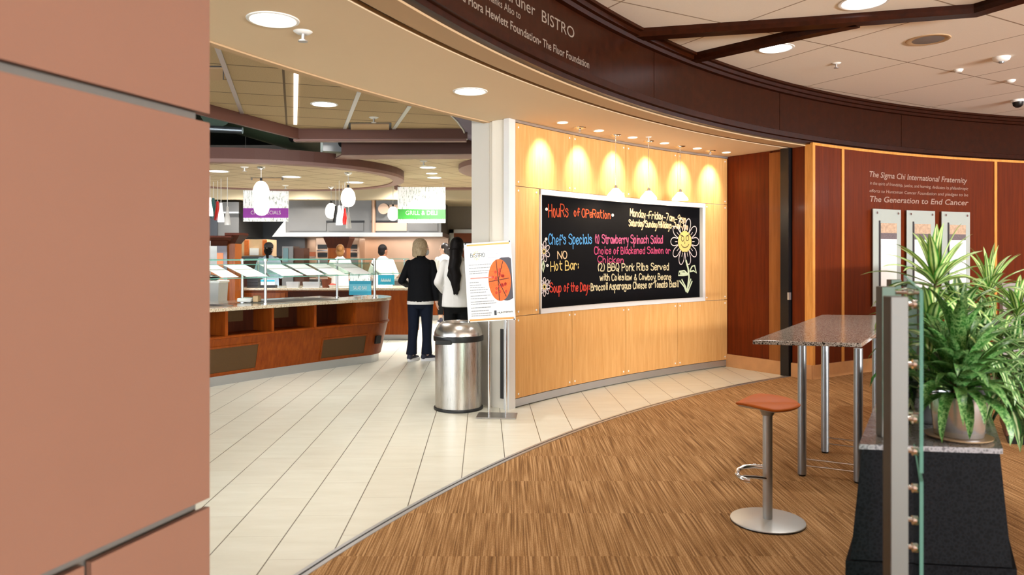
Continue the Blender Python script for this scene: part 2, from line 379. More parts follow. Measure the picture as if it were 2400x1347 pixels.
def fuse(mb, voxel=.008, smooth=4):   # union of overlapping volumes into one continuous skin
    me = bpy.data.meshes.new('tmp'); me.from_pydata([tuple(p) for p in mb.v], [], mb.f)
    bm = bmesh.new(); bm.from_mesh(me); bmesh.ops.recalc_face_normals(bm, faces=bm.faces); bm.to_mesh(me); bm.free()
    o = bpy.data.objects.new('tmp', me); COL.objects.link(o)
    r = o.modifiers.new('r', 'REMESH'); r.mode = 'VOXEL'; r.voxel_size = voxel
    if smooth: k = o.modifiers.new('s', 'SMOOTH'); k.factor = .5; k.iterations = smooth
    dg = bpy.context.evaluated_depsgraph_get(); out = bpy.data.meshes.new_from_object(o.evaluated_get(dg))
    bpy.data.objects.remove(o); bpy.data.meshes.remove(me); return out
def fused(name, mb, mat, parent, voxel=.008, smooth=4):
    me = fuse(mb, voxel, smooth); me.shade_smooth(); me.name = name; return link(name, me, mat, parent)

# ------------------------------------------------------------------ single-stroke lettering (x 0-4, baseline 3, x-height 7, cap 9, descender 0)
G = {'A': '03 29 43|15 35', 'B': '03 09|09 29 38 36 26 06|26 46 44 33 03', 'C': '48 39 19 07 05 13 33 44', 'D': '03 09|09 29 47 45 23 03', 'E': '49 09 03 43|06 36',
'F': '49 09 03|06 36', 'G': '48 39 19 07 05 13 33 44 46 26', 'H': '03 09|43 49|06 46', 'I': '13 19', 'J': '39 34 23 13 04', 'K': '03 09|49 06 43', 'L': '09 03 43',
'M': '03 09|09 25|25 49|49 43', 'N': '03 09|09 43|43 49', 'O': '19 07 05 13 33 45 47 39 19', 'P': '03 09|09 39 48 47 36 06', 'Q': '19 07 05 13 33 45 47 39 19|25 42', 'R': '03 09|09 39 48 47 36 06|26 43',
'S': '48 39 19 08 07 46 44 33 13 04', 'T': '09 49|29 23', 'U': '09 05 13 33 45 49', 'V': '09 23 49', 'W': '09 13|13 27|27 33|33 49', 'X': '09 43|03 49', 'Y': '09 26 49|26 23', 'Z': '09 49 03 43',
'a': '36 27 17 05 13 23 35|37 34 43', 'b': '09 03|05 17 27 36 34 23 13 04', 'c': '36 27 17 05 13 23 34', 'd': '36 27 17 05 13 23 34|39 33', 'e': '05 35 37 17 05 13 23 34', 'f': '38 29 18 13|06 36',
'g': '36 27 17 05 14 24 35|37 32 21 11 02', 'h': '09 03|05 17 27 36 33', 'i': '17 13|18 19', 'j': '27 22 11 01|28 29', 'k': '09 03|37 05 33', 'l': '19 13', 'm': '07 03|05 17 26 23|25 37 46 43',
'n': '07 03|05 17 27 36 33', 'o': '17 05 13 23 35 27 17', 'p': '07 00|05 17 27 36 34 23 13 04', 'q': '36 27 17 05 13 23 35|37 30', 'r': '07 03|05 17 27 36', 's': '36 27 17 06 35 34 23 13 04',
't': '19 14 23 33|07 37', 'u': '07 04 13 23 35|37 33', 'v': '07 13 37', 'w': '07 13|13 26|26 33|33 47', 'x': '07 33|03 37', 'y': '07 14 24|37 21 10 00', 'z': '07 37 03 33',
'1': '07 19 13', '2': '08 19 29 38 36 03 43', '7': '09 49 13', '9': '46 16 07 18 29 39 47 33', '0': '19 07 05 13 33 45 47 39 19', '-': '15 45', '/': '03 49', '(': '29 17 15 23', ')': '09 17 15 03', ':': '14 15|16 17',
',': '14 13 02', "'": '19 17', '.': '13 14', '&': '43 18 29 38 05 13 23 45', '*': '15 16', ' ': ''}
GW = {'m': 4.9, 'w': 4.9, 'M': 4.9, 'W': 4.9, 'i': 2.2, 'l': 2.2, 'I': 2.4, 'j': 3, '.': 2, ',': 2, "'": 2, ':': 2.4, ' ': 2.6, 'r': 3.7, 't': 3.7, 'f': 3.5, '(': 2.8, ')': 2.8, '1': 3, '*': 3}
def strokes(text, jitter=0, serif=False):
    out = []; x = 0
    for ch in text:
        w = GW.get(ch, 5.0 if (ch.isupper() or ch.isdigit() or ch in '&-/') else 4.3)
        dy = random.uniform(-jitter, jitter)*1.2; sx = 1+random.uniform(-jitter, jitter)*.4
        for st in G.get(ch, '').split('|'):
            p = [(x+int(q[0])*sx+random.uniform(-jitter, jitter)*.5, int(q[1])-3+dy+random.uniform(-jitter, jitter)*.5) for q in st.split()]
            if not p: continue
            if serif and ch.isalpha() and ch not in 'sSeoOcCaGQ':
                for q in (p[0], p[-1]):
                    if abs(q[1]-round(q[1])) < .01 and (q[1] < .1 or q[1] > 5.5 or abs(q[1]-4) < .1): out.append([(q[0]-.55, q[1]), (q[0]+.55, q[1])])
            if len(p) > 2:
                for _ in range(1 if serif else 2):
                    n = [p[0]]
                    for a, b in zip(p, p[1:]): n += [(a[0]*.75+b[0]*.25, a[1]*.75+b[1]*.25), (a[0]*.25+b[0]*.75, a[1]*.25+b[1]*.75)]
                    p = n+[p[-1]]
            out.append(p)
        x += w*sx
    return out, max(x-.8, 1)
def ribbon(mb, pts, w, mapf, thin=None):
    P = [Vector(p) for p in pts]; L = []; n = len(P)
    for i, p in enumerate(P):
        d = P[min(i+1, n-1)]-P[max(i-1, 0)]
        if d.length < 1e-9: d = Vector((1, 0))
        d.normalize(); ww = w if thin is None else thin+(w-thin)*abs(d.y)
        e = d*(w*.3 if i == n-1 else (-w*.3 if i == 0 else 0)); q = Vector((-d.y, d.x))*ww/2
        L.append((p+e+q, p+e-q))
    k = len(mb.v)
    for a, b in L: mb.v += [mapf(a.x, a.y), mapf(b.x, b.y)]
    for i in range(n-1): mb.f.append((k+2*i, k+2*i+1, k+2*i+3, k+2*i+2))
def line_on(mb, mapf, text, p0, p1, h, w, jitter=0, serif=False, thin=None, slant=0):
    """text along the 2-D baseline p0->p1 with cap height h, in the surface's own metres"""
    S, L = strokes(text, jitter, serif); p0 = Vector(p0); p1 = Vector(p1); d = (p1-p0); sx = d.length/L; d.normalize(); q = Vector((-d.y, d.x)); sy = h/6
    for st in S: ribbon(mb, [p0+d*((x+slant*y)*sx)+q*(y*sy) for x, y in st], w, mapf, thin)
def cylmap(R):      # (metres along the arc, height) -> place on a cylinder, seen from inside: +u runs to smaller angle
    return (lambda u, v: A(R, -u/R, v)), (lambda x, y: (lambda az: (-az[0]*R, az[1]))(CYL(x, y, R)))
def planemap(o, ux, uz):
    o = Vector(o); ux = Vector(ux); uz = Vector(uz); return lambda u, v: o+ux*u+uz*v
def fonttext(body, size, name, mat, parent, M4, fit=None):
    c = bpy.data.curves.new('t', 'FONT'); c.body = body; c.size = size; c.align_x = 'CENTER'; c.extrude = .0008
    o = bpy.data.objects.new('t', c); COL.objects.link(o); dg = bpy.context.evaluated_depsgraph_get()
    me = bpy.data.meshes.new_from_object(o.evaluated_get(dg)); bpy.data.objects.remove(o)
    xs = [v.co.x for v in me.vertices]
    if fit and xs:
        k = fit/(max(xs)-min(xs))
        for v in me.vertices: v.co.x *= k
    Wi = WORLD[parent.name].inverted()
    for v in me.vertices: v.co = Wi @ (M4 @ v.co)
    return link(name, me, mat, parent)

def fontline(mb, mapf, text, p0, p1, h, shear=0, bold=0, spacing=1.0):
    """built-in font set along p0->p1 on a curved surface, cap height h, letters laid on the surface itself"""
    c = bpy.data.curves.new('t', 'FONT'); c.body = text; c.size = 1; c.shear = shear; c.offset = bold; c.space_character = spacing; c.resolution_u = 3
    o = bpy.data.objects.new('t', c); COL.objects.link(o); dg = bpy.context.evaluated_depsgraph_get()
    me = bpy.data.meshes.new_from_object(o.evaluated_get(dg)); bpy.data.objects.remove(o)
    xs = [v.co.x for v in me.vertices]; x0, x1 = min(xs), max(xs); p0 = Vector(p0); d = Vector(p1)-p0; sx = d.length/(x1-x0); d.normalize(); q = Vector((-d.y, d.x)); sy = h/.70; k = len(mb.v)
    for v in me.vertices: u = p0+d*((v.co.x-x0)*sx)+q*(v.co.y*sy); mb.v.append(mapf(u.x, u.y))
    mb.f += [tuple(k+i for i in f.vertices) for f in me.polygons]; bpy.data.meshes.remove(me)

# ================================================================== THE SETTING
ZS, ZC = 2.83, 3.47               # soffit and lobby ceiling heights
struct(MB().arc(12.2, 36, -.06, 0, D(100), D(192)).build('floor', 'floor_tile'))
struct(MB().arc(.05, 12.14, -.06, 0, D(-180), D(180)).build('floor', 'carpet'))
o = sroot('trim_1'); MB().arc(12.14, 12.165, -.06, .004, D(124.6), D(172)).build('strip', 'alu', o); MB().arc(12.165, 12.178, -.06, .001, D(124.6), D(172)).build('groove', 'slot_dark', o); MB().arc(12.178, 12.2, -.06, .004, D(124.6), D(172)).build('strip', 'alu', o)
struct(MB().arc(.05, 11.9, ZC, ZC+.08, D(-180), D(180)).build('ceiling', 'lobby_tile'))
struct(MB().arc(11.9, 12.05, 0, ZC, D(-22), D(55)).build('wall_lobby', 'wall_wood')); struct(MB().arc(11.9, 12.05, 0, ZC, D(176), D(235)).build('wall_rear', 'salmon'))
# dark beams across the lobby ceiling
def beam(pix, z, w, h):
    P = [PZ(x, y, z) for x, y in pix]; mb = MB(); rs = []
    for i, p in enumerate(P):
        d0 = (P[i]-P[i-1]).normalized() if i else (P[1]-P[0]).normalized(); d1 = (P[i+1]-P[i]).normalized() if i < len(P)-1 else d0
        d = (d0+d1).normalized(); q = Vector((-d.y, d.x, 0))*w/2
        rs.append([p-q+Vector((0, 0, 0)), p+q, p+q*1.25+Vector((0, 0, h*.5)), p+q*1.25+Vector((0, 0, h)), p-q*1.25+Vector((0, 0, h)), p-q*1.25+Vector((0, 0, h*.5))])
    return mb.rings(rs)
struct(beam([(1470, 93), (1885, 66), (2286, 36), (2400, 2), (2520, -40)], 3.40, .13, .07).build('beam_1', 'fascia_wood'))
struct(beam([(1600, 152), (1668, 136), (1888, 87), (2010, 62)], 3.40, .11, .07).build('beam_2', 'fascia_wood'))
# curved fascia of dark wood with a cornice and lower mouldings
o = sroot('fascia_wall')
for a0, a1 in ((164.5, 139.97), (139.93, 127.99), (127.95, 116.02), (115.98, 95)): MB().arc(11.86, 12.3, 2.945, ZC, D(a0), D(a1)).build('panel', 'fascia_wood', o)
MB().sweep([(11.74, ZC), (11.74, 3.445), (11.77, 3.44), (11.78, 3.41), (11.81, 3.405), (11.82, 3.375), (11.86, 3.37), (11.86, ZC)], D(95), D(164.5)).build('cornice', 'fascia_wood', o)
MB().sweep([(11.855, 2.945), (11.845, 2.94), (11.85, 2.885), (11.885, 2.88), (11.89, 2.845), (12.05, 2.845), (12.05, 2.945)], D(95), D(164.5)).build('moulding', 'fascia_wood', o)
FM, FP = cylmap(11.857)
mb = MB()
def fascia_line(text, pix0, pix1, zb, h, w):
    a0 = CYL(*pix0, 11.857)[0]; a1 = CYL(*pix1, 11.857)[0]
    fontline(mb, FM, text, (-a0*11.857, zb), (-a1*11.857, zb), h, 0, w)
fascia_line('BISTRO', (1270, 50), (1346, 88), 3.160, .084, .0)
fascia_line('Gardner', (1168, -8), (1254, 36), 3.166, .084, .0)
fascia_line('Thanks Also to', (1138, -3), (1220, 45), 3.088, .05, .0)
fascia_line('and Flora Hewlett Foundation', (1066, -5), (1263, 102), 2.985, .058, .01)
fascia_line('The Fluor Foundation', (1272, 107), (1381, 160), 2.985, .058, .01)
fascia_line('\u2022', (1264, 103), (1268, 105), 2.983, .05, .0)
mb.build('lettering', 'letter_silver', o)['label'] = 'silver raised lettering on the curved fascia'
# soffit ring above the servery opening, with the gate track let into it
struct(MB().arc(12.19, 13.4, ZS, ZS+.14, D(124.5), D(168)).build('ceiling', 'soffit_paint'))
o = sroot('trim_2')
MB().arc(11.95, 12.13, ZS, ZS+.014, D(124.6), D(168)).build('lip', 'soffit_lip', o)
MB().arc(12.13, 12.19, ZS+.03, ZS+.14, D(124.6), D(168)).build('track', 'groove', o)
MB().arc(13.405, 13.47, ZS-.012, ZS+.6, D(141), D(168)).build('edge', 'soffit_lip', o)
# roof and walls closing the dark plenum above everything
o = sroot('ceiling_plenum'); MB().arc(11.92, 37, 4.5, 4.6, D(95), D(195)).build('slab', 'plenum', o); MB().arc(12.3, 12.4, ZC-.3, 4.5, D(95), D(195)).build('bulkhead', 'plenum', o)

# panelled maple wall with the chalkboard
RP = 13.13
o = sroot('wall_center')
MB().arc(RP+.055, RP+.22, 0, ZS-.002, D(124.7), D(142.42)).build('core', 'cream_paint', o)
MB().arc(RP+.22, RP+.30, 0, ZS-.002, D(124.7), D(142.30)).build('core', 'cream_paint', o)
MB().arc(RP+.275, RP+.50, 0, 4.3, D(139), D(142.36)).build('column', 'grey_paint', o)
MB().arc(RP-.005, RP+.06, .0, ZS-.002, D(142.06), D(142.5)).build('end_trim', 'white_alu', o)
MB().arc(RP-.005, RP+.03, ZS-.026, ZS-.002, D(124.7), D(142.06)).build('top_rail', 'alu', o)
MB().arc(RP+.004, RP+.03, .012, .088, D(124.7), D(142.06)).build('toe_kick', 'toe_steel', o)
mb = MB(); a = D(142.43)
mb.arc(RP+.05, RP+.11, .1, .78, a, D(142.47)).build('gate_slot', 'slot_dark', o)
jt = [142.03, 137.85, 133.53, 129.13, 124.72]
cells = [(jt[i], jt[i+1], z0, z1) for i in range(4) for z0, z1 in ((2.183, ZS-.03), (.095, .898))]+[(142.03, 140.33, .904, 2.177), (126.76, 124.72, .904, 2.177)]
bolt = None; g = D(.013)
for a0, a1, z0, z1 in cells:
    p = MB().arc(RP, RP+.018, z0, z1, D(a0)-g, D(a1)+g).build('panel', 'maple', o)
    for aa in (D(a0)-.0036, D(a1)+.0036):
        for zz in (z0+.04, z1-.04):
            c = A(RP, aa, zz); r = (Vector((CX, CY, zz))-c).normalized()
            MB().path([c, c+r*.004, c+r*.007], [.011, .011, .006], 10).build('bolt', 'white_alu', p, True)
# chalkboard set into the wall
Fr0, Fr1, Bz0, Bz1 = D(140.31), D(126.78), .902, 2.176
cbk = thing('chalkboard', 'wide black chalkboard with colourful handwriting in an aluminium frame on the maple wall', 'chalkboard', tuple(A(RP, D(133.5), .9)))
fw = .055; fa = fw/RP
MB().arc(RP+.03, RP+.05, Bz0+.03, Bz1-.03, Fr0, Fr1).build('board', 'board', cbk, world=True)
fr = MB()
fr.arc(RP-.02, RP+.05, Bz0, Bz0+fw*.9, Fr0, Fr1); fr.arc(RP-.02, RP+.05, Bz1-fw, Bz1, Fr0, Fr1)
fr.arc(RP-.02, RP+.05, Bz0, Bz1, Fr0, Fr0-fa*.25); fr.arc(RP-.02, RP+.05, Bz0, Bz1, Fr1+fa, Fr1)
fr.build('frame', 'white_alu', cbk, world=True)
RB = RP+.028; BM, BP = cylmap(RB)
def chalk(c, items, name='chalk_lettering', label=None, w=.0125):
    whole = MB()
    for it in items:
        mb = MB() if it[0] == 'T' or name == 'chalk_dot' else whole
        if it[0] == 'T':
            _, txt, p0, p1, hp = it
            u0 = BP(*p0); u1 = BP(*p1); h = BP(p0[0], p0[1]-hp)[1]-u0[1]
            line_on(mb, BM, txt, u0, u1, h, w, .22)
        else: ribbon(mb, [BP(*q) for q in it[1]], it[2] if len(it) > 2 else w, BM)
        if mb is not whole:
            q = mb.build(name, 'chalk_'+c, cbk, world=True)
            if label: q['label'] = label
    if whole.f:
        q = whole.build(name, 'chalk_'+c, cbk, world=True)
        if label: q['label'] = label
def dot(x, y, r=2.2): return ('L', [(x+r*math.cos(t), y+r*math.sin(t)) for t in [k*math.pi/4 for k in range(9)]], .014)
chalk('red', [('T', 'HouRs', (1286, 508), (1333, 508), 30), ('T', 'of', (1345, 506), (1358, 506), 19), ('T', 'OPeRation', (1364, 509), (1431, 512), 19)], label='orange chalk lettering')
chalk('white', [dot(1281, 490), dot(1436, 504), dot(1280, 560), dot(1283, 622)], 'chalk_dot', 'white chalk dot')
chalk('peach', [('T', 'Monday-Friday-7am-9pm', (1477, 506), (1607, 521), 17), ('T', 'Saturday/Sunday/Holidays-7am-7pm', (1474, 529), (1612, 537), 15), ('T', 'NO', (1307, 606), (1329, 606), 17)], label='peach chalk lettering')
chalk('blue', [('T', "Chef's Specials", (1286, 573), (1388, 571), 24)], label='blue chalk lettering')
chalk('pink', [('T', '(1) Strawberry Spinach Salad', (1394, 570), (1554, 570), 20)], label='pink chalk lettering')
chalk('rose', [('T', 'Choice of Blackened Salmon or', (1393, 595), (1571, 594), 17), ('T', 'Chicken', (1401, 615), (1462, 616), 15)], label='rose chalk lettering')
chalk('cream', [('T', '(2) BBQ Pork Ribs Served', (1400, 635), (1568, 633), 18), ('T', 'with Coleslaw & Cowboy Beans', (1406, 657), (1573, 655), 15), ('T', 'Broccoli Asparagus Cheese or Tomato Basil', (1385, 681), (1590, 672), 17)], label='cream chalk lettering')
chalk('yellow', [('T', 'Hot Bar:', (1291, 635), (1357, 631), 22)], label='yellow chalk lettering')
chalk('soup', [('T', 'Soup of the Day:', (1289, 685), (1382, 681), 21)], label='red chalk lettering')
def petals(cx, cy, r0x, r0y, r1x, r1y, n, wd, ph=0):
    out = []
    for k in range(n):
        t = ph+2*math.pi*k/n; pts = []
        for j in range(11):
            s = j/10; q = math.sin(math.pi*s); w = wd*math.sin(math.pi*min(1, s*1.0))
            dt = (s-.5)*2*math.pi/n*.92; rr = q**.5
            pts.append((cx+(r0x+(r1x-r0x)*rr)*math.cos(t+dt), cy+(r0y+(r1y-r0y)*rr)*math.sin(t+dt)))
        out.append(('L', pts)); 
        out.append(('L', [(cx+(r0x+(r1x-r0x)*s)*math.cos(t), cy+(r0y+(r1y-r0y)*s)*math.sin(t)) for s in (.05, .35)], .008))
    return out
def loop(cx, cy, rx, ry, n=20): return [(cx+rx*math.cos(2*math.pi*k/n), cy+ry*math.sin(2*math.pi*k/n)) for k in range(n+1)]
chalk('petal', petals(1605, 566, 17, 26, 33, 56, 10, 0), 'chalk_petals', 'pale chalk flower petals', .011)
fill = [('L', [(1605-15*math.sqrt(max(0, 1-(yy/24)**2)), 566+yy), (1605+15*math.sqrt(max(0, 1-(yy/24)**2)), 566+yy)], .022) for yy in range(-23, 24, 3)]
chalk('face', fill, 'chalk_flower_centre', 'yellow chalk flower centre')
RB = RP+.0265; BM, BP = cylmap(RB)
m3 = MB()
for pts in (loop(1600, 559, 3.2, 6), loop(1611, 558, 3.2, 6), [(1597, 573), (1600, 578), (1605, 580), (1611, 578), (1615, 572)], [(1594, 550), (1601, 553)], [(1617, 549), (1609, 553)], [(1605, 566), (1605, 571)]):
    ribbon(m3, [BP(*q) for q in pts], .009, BM)
m3.build('chalk_outline', 'black', cbk, world=True)
RB = RP+.028; BM, BP = cylmap(RB)
chalk('mint', [('L', [(1608, 611), (1613, 630), (1615, 650), (1611, 680)], .03), ('L', [(1613, 643), (1604, 634), (1592, 636), (1590, 645), (1602, 645), (1613, 643)], .02), ('L', [(1595, 640), (1608, 641)], .03), ('L', [(1617, 634), (1622, 624), (1628, 622), (1632, 640), (1626, 634), (1617, 636)], .02),
    ('L', [(1593, 658), (1604, 672), (1608, 683)], .02), ('L', [(1598, 655), (1606, 670), (1611, 685)], .02), ('L', [(1619, 654), (1613, 672), (1609, 682)], .02), ('L', [(1622, 659), (1616, 674), (1612, 684)], .02), ('L', [(1273, 612), (1276, 623), (1273, 637), (1270, 625), (1273, 614)], .02)], 'chalk_stem', 'pale green chalk stem and leaves')
chalk('petal', petals(1275, 589, 4, 7, 14, 25, 7, 0, .4)+petals(1276, 672, 4, 7, 13, 22, 8, 0)+[('L', [(1285, 662), (1290, 656), (1287, 665)]), ('L', [(1284, 676), (1288, 677)])], 'chalk_petals', None, .009)
chalk('face', [('L', loop(1275, 589, 3, 5)), ('L', loop(1276, 672, 3, 5))], 'chalk_flower_centre', None, .014)

# end wall of the niche, gate post, dark return and the curved wooden wall
a = D(124.68)
o = sroot('wall_end')
MB().arc(11.93, 13.6, 0, ZS+.1, D(123.6), D(124.55)).build('core', 'wall_wood', o)
MB().arc(12.46, RP+.02, .17, ZS-.002, D(124.5), a).build('panel', 'wall_wood', o)
MB().arc(12.28, 12.46, .17, ZS-.03, D(124.5), D(124.78)).build('post', 'post_wood', o)
MB().arc(12.275, RP+.01, 0, .17, D(124.5), D(124.80)).build('base', 'marble_base', o)
MB().arc(11.87, 12.14, .17, ZS+.04, D(124.5), a).build('return_panel', 'wall_wood', o)
MB().arc(11.86, 12.14, 0, .17, D(124.5), D(124.82)).build('base', 'marble_base', o)
gp = thing('gate_post', 'black steel gate post between the orange wood post and the dark wood return', 'post', tuple(A(12.21, a, 0)))
MB().arc(12.155, 12.27, 0, ZS-.002, D(124.56), D(124.95)).build('post', 'black_metal', gp, world=True)
MB().arc(12.14, 12.165, .95, 1.04, D(124.8), D(125.0)).build('latch', 'alu', gp, world=True)
o = sroot('wall_right')
RW = 11.86
for a0, a1 in ((124.5, 121.80), (121.66, 107.25), (107.11, 93), (92.9, 75), (74.9, 55)): MB().arc(RW, RW+.14, .17, ZS+.03, D(a0), D(a1)).build('panel', 'wall_wood', o)
for ac in (124.62, 121.73, 107.18, 92.95, 74.95): MB().arc(RW-.008, RW+.1, .17, ZS+.03, D(ac+.12), D(ac-.12)).build('batten', 'trim_wood', o)
MB().arc(RW-.012, RW+.1, ZS, ZS+.032, D(124.75), D(55)).build('top_trim', 'trim_wood', o)
MB().arc(RW-.02, RW+.1, 0, .17, D(124.72), D(55)).build('base', 'marble_base', o)
mb = MB(); WM, WP = cylmap(RW-.002)
def wall_line(t, p0, p1, hp, w):
    u0 = WP(*p0); u1 = WP(*p1); h = WP(p0[0], p0[1]-hp)[1]-u0[1]; fontline(mb, WM, t, u0, u1, h, .18, w)
wall_line('The Sigma Chi International Fraternity', (2038, 414), (2267, 429), 13.5, .01)
wall_line('in the spirit of friendship, justice, and learning, dedicates its philanthropic', (2039, 432), (2269, 445.5), 7.5, .0)
wall_line('efforts to Huntsman Cancer Foundation and pledges to be', (2038, 450), (2269, 460), 7.5, .0)
wall_line('The Generation to End Cancer', (2039, 472), (2270, 481), 13.5, .01)
mb.build('lettering', 'letter_wall', o)['label'] = 'pale raised lettering on the dark wood wall'
for k, (x0, x1, lab) in enumerate(((2045, 2110, 'frosted glass wall plaque nearest the wooden corner, its whole left side clear of the plant'), (2124, 2190, 'middle frosted glass wall plaque of the three under the lettering'), (2206, 2272, 'frosted glass wall plaque farthest from the corner, behind the top leaves'))):
    a0, a1 = CYL(x0, 500, RW-.03)[0], CYL(x1, 500, RW-.03)[0]; da = a0-a1
    t = thing('wall_plaque', lab, 'plaque', tuple(A(RW-.03, (a0+a1)/2, .85)), 0, 'glass plaques on the wood wall')
    MB().arc(RW-.04, RW-.03, .84, 2.10, a0, a1).build('glass_plate', 'glass_frost', t, world=True)
    MB().arc(RW-.045, RW-.041, .86, 1.71, a0-da*.27, a1+da*.16).build('paper', 'white_paper', t, world=True)
    MB().arc(RW-.045, RW-.041, 1.71, 1.79, a0-da*.27, a1+da*.16).build('photo', 'photo_crowd', t, world=True)['label'] = 'printed crowd photograph band'
    MB().arc(RW-.045, RW-.041, 1.79, 1.92, a0-da*.27, a1+da*.16).build('photo', 'photo_warm', t, world=True)['label'] = 'printed pale building photograph band'
    MB().arc(RW-.046, RW-.041, .95, 1.95, a0-da*.20, a0-da*.25).build('side_strip', 'chrome_dark', t, world=True)
    for aa in (a0-da*.12, a1+da*.12):
        for z in (.89, 2.05):
            c = A(RW-.042, aa, z); r = (A(1, aa, z)-A(0, aa, z)); MB().path([c+r*.05, c-r*.012], .016, 12).build('standoff', 'chrome', t, True, world=True)

# salmon panelled pier beside the camera
o = sroot('wall_left')
Ed = Vector((-1.0, 2.43, 0)); dv = Vector((.3, .954, 0)).normalized(); nv = Vector((dv.y, -dv.x, 0))
def pier(s0, s1, z0, z1, d0, d1):
    q = [Ed+dv*s0-nv*d0, Ed+dv*s1-nv*d0, Ed+dv*s1-nv*d1, Ed+dv*s0-nv*d1]
    return MB().hexa([p+Vector((0, 0, z0)) for p in q]+[p+Vector((0, 0, z1)) for p in q])
pier(-3.3, 0, 1.967, ZC-.002, 0, .022).build('panel', 'salmon', o, bevel=.002)
pier(-3.3, 0, .697, 1.938, 0, .022).build('panel', 'salmon', o, bevel=.002)
pier(-.462, 0, .02, .668, 0, .022).build('panel', 'salmon', o, bevel=.002)
pier(-3.3, -.485, .02, .668, 0, .022).build('panel', 'salmon', o, bevel=.002)
pier(-3.3, -.028, 0, ZC-.002, .034, .3).build('core', 'reveal_metal', o)
# servery shell
struct(MB().span(-12, 4, 20.0, 20.2, 0, 4.5).build('wall_back', 'kitchen_wall'))
struct(MB().span(-12, -11.8, 3, 20, 0, 4.5).build('wall_side', 'cream_paint'))
struct(MB().span(1.2, 1.4, 9.9, 20, 0, 4.5).build('wall_far', 'cream_paint'))

# ================================================================== CEILING FITTINGS
def downlight(name, label, p, r, energy, group=None, mat='lamp_white', color=(1, .94, .86), spot=125, cat='ceiling light', blend=.8, tilt=None):
    t = thing(name, label, cat, tuple(p), 0, group)
    MB().lathe([(r*.96, .03), (r*.96, -.003), (r*1.0, -.007), (r*1.12, -.005), (r*1.14, .0), (r*1.14, .004)], n=36, cap=False).build('trim_ring', 'white_plastic', t, True)
    MB().lathe([(r*.97, .006), (r*.97, -.001), (r*.6, -.002), (.001, -.0025)], n=36).build('diffuser', mat, t, True)
    l = lamp('bulb', 'SPOT', (0, 0, -.02), energy, color, r*.8, parent=t, spot=spot, blend=blend)
    if tilt is not None: l.rotation_euler = (Vector(tilt)*.74-Vector((0, 0, 1))).to_track_quat('-Z', 'Y').to_euler()
    return t
for x, y, r, lab in ((2025, 5, .165, 'large round downlight in the lobby tile ceiling cut by the photo top edge'), (1818, 113, .15, 'round downlight by the corner of the two dark ceiling beams')):
    downlight('ceiling_light', lab, PZ(x, y, ZC), r, 100, 'lobby downlights', 'lamp_cool', (1, .97, .94))
for x, y, z, e in ((3.2, 1.0, ZC, 120), (5.8, 3.2, ZC, 130), (6.6, 6.4, ZC, 120), (2.0, 3.4, ZC, 110), (8.5, 8.6, ZC, 60)):
    lamp('unseen_fill_spot', 'SPOT', (x, y, z-.02), e*.75, (1, .97, .94), .14, spot=130, blend=.8)  # unseen spots without fixtures, added to light the lobby
for x, y, r, lab in ((640, 46, .128, 'large round downlight in the tan soffit above the floor opening, nearest the salmon pier'), (1102, 214, .125, 'round downlight in the tan soffit just before the white column')):
    downlight('ceiling_light', lab, PZ(x, y, ZS), r, 95, 'soffit downlights', 'lamp_white', (1, .97, .93))
wash = ['first small warm wall spotlight from the white column end', 'second small warm wall spotlight from the white column', 'third small warm wall spotlight from the white column', 'fourth small warm wall spotlight, above the middle hanging lamp', 'fifth small warm wall spotlight, beyond the last hanging lamp', 'small warm wall spotlight in the corner by the dark wood end wall']
for k, (x, y) in enumerate(((1318, 289), (1403, 306), (1482, 322), (1557, 336), (1634, 347), (1702, 357))):
    a = CYL(x, y, 12.86)[0]
    downlight('spotlight', wash[k], A(12.86, a, ZS), .052, 74, 'wall washer spotlights', 'lamp_warm', (1, .87, .76), 66, 'spotlight', 1.0, (A(1, a)-A(0, a)))
# pendants before the chalkboard
def pend(k, x, y, label, drop):
    a = CYL(x, y, 12.9)[0]; p = A(12.9, a, ZS); t = thing('pendant_lamp', label, 'pendant lamp', tuple(p), 0, 'white glass pendants before the chalkboard')
    MB().lathe([(.001, -.022), (.03, -.022), (.062, -.008), (.066, 0)], n=24).build('canopy', 'chrome', t, True)
    MB().tube((0, 0, -.02), (0, 0, -drop+.10), .0035, n=8).build('cord', 'chrome', t)
    MB().lathe([(.012, -drop+.135), (.018, -drop+.13), (.02, -drop+.1), (.012, -drop+.095)], n=16).build('socket', 'chrome', t, True)
    MB().lathe([(.016, -drop+.10), (.03, -drop+.098), (.09, -drop+.03), (.098, -drop+.008), (.094, -drop), (.088, -drop+.008), (.02, -drop+.085)], n=32, cap=False).build('shade', 'shade_glow', t, True)
    lamp('bulb', 'POINT', (0, 0, -drop+.02), 9, (1, .84, .6), .03, parent=t)
pend(0, 1443, 316, 'white cone pendant lamp hanging over the chalkboard, nearest the hours heading', .69)
pend(1, 1520, 328, 'white cone pendant lamp hanging second in the row of three', .68)
pend(2, 1594, 342, 'white cone pendant lamp hanging last, nearest the dark wood end wall', .66)
for x, y, lab in ((1359, 298, 'small round metal ceiling canopy between the first two wall spotlights'), (1665, 351, 'small round metal ceiling canopy nearest the end wall corner')):
    a = CYL(x, y, 12.9)[0]; t = thing('ceiling_canopy', lab, 'ceiling fitting', tuple(A(12.9, a, ZS)))
    MB().lathe([(.001, -.02), (.03, -.02), (.062, -.008), (.066, 0)], n=24).build('plate', 'chrome', t, True)
    MB().lathe([(.001, -.05), (.012, -.05), (.012, -.02)], n=12).build('stem', 'chrome', t, True)
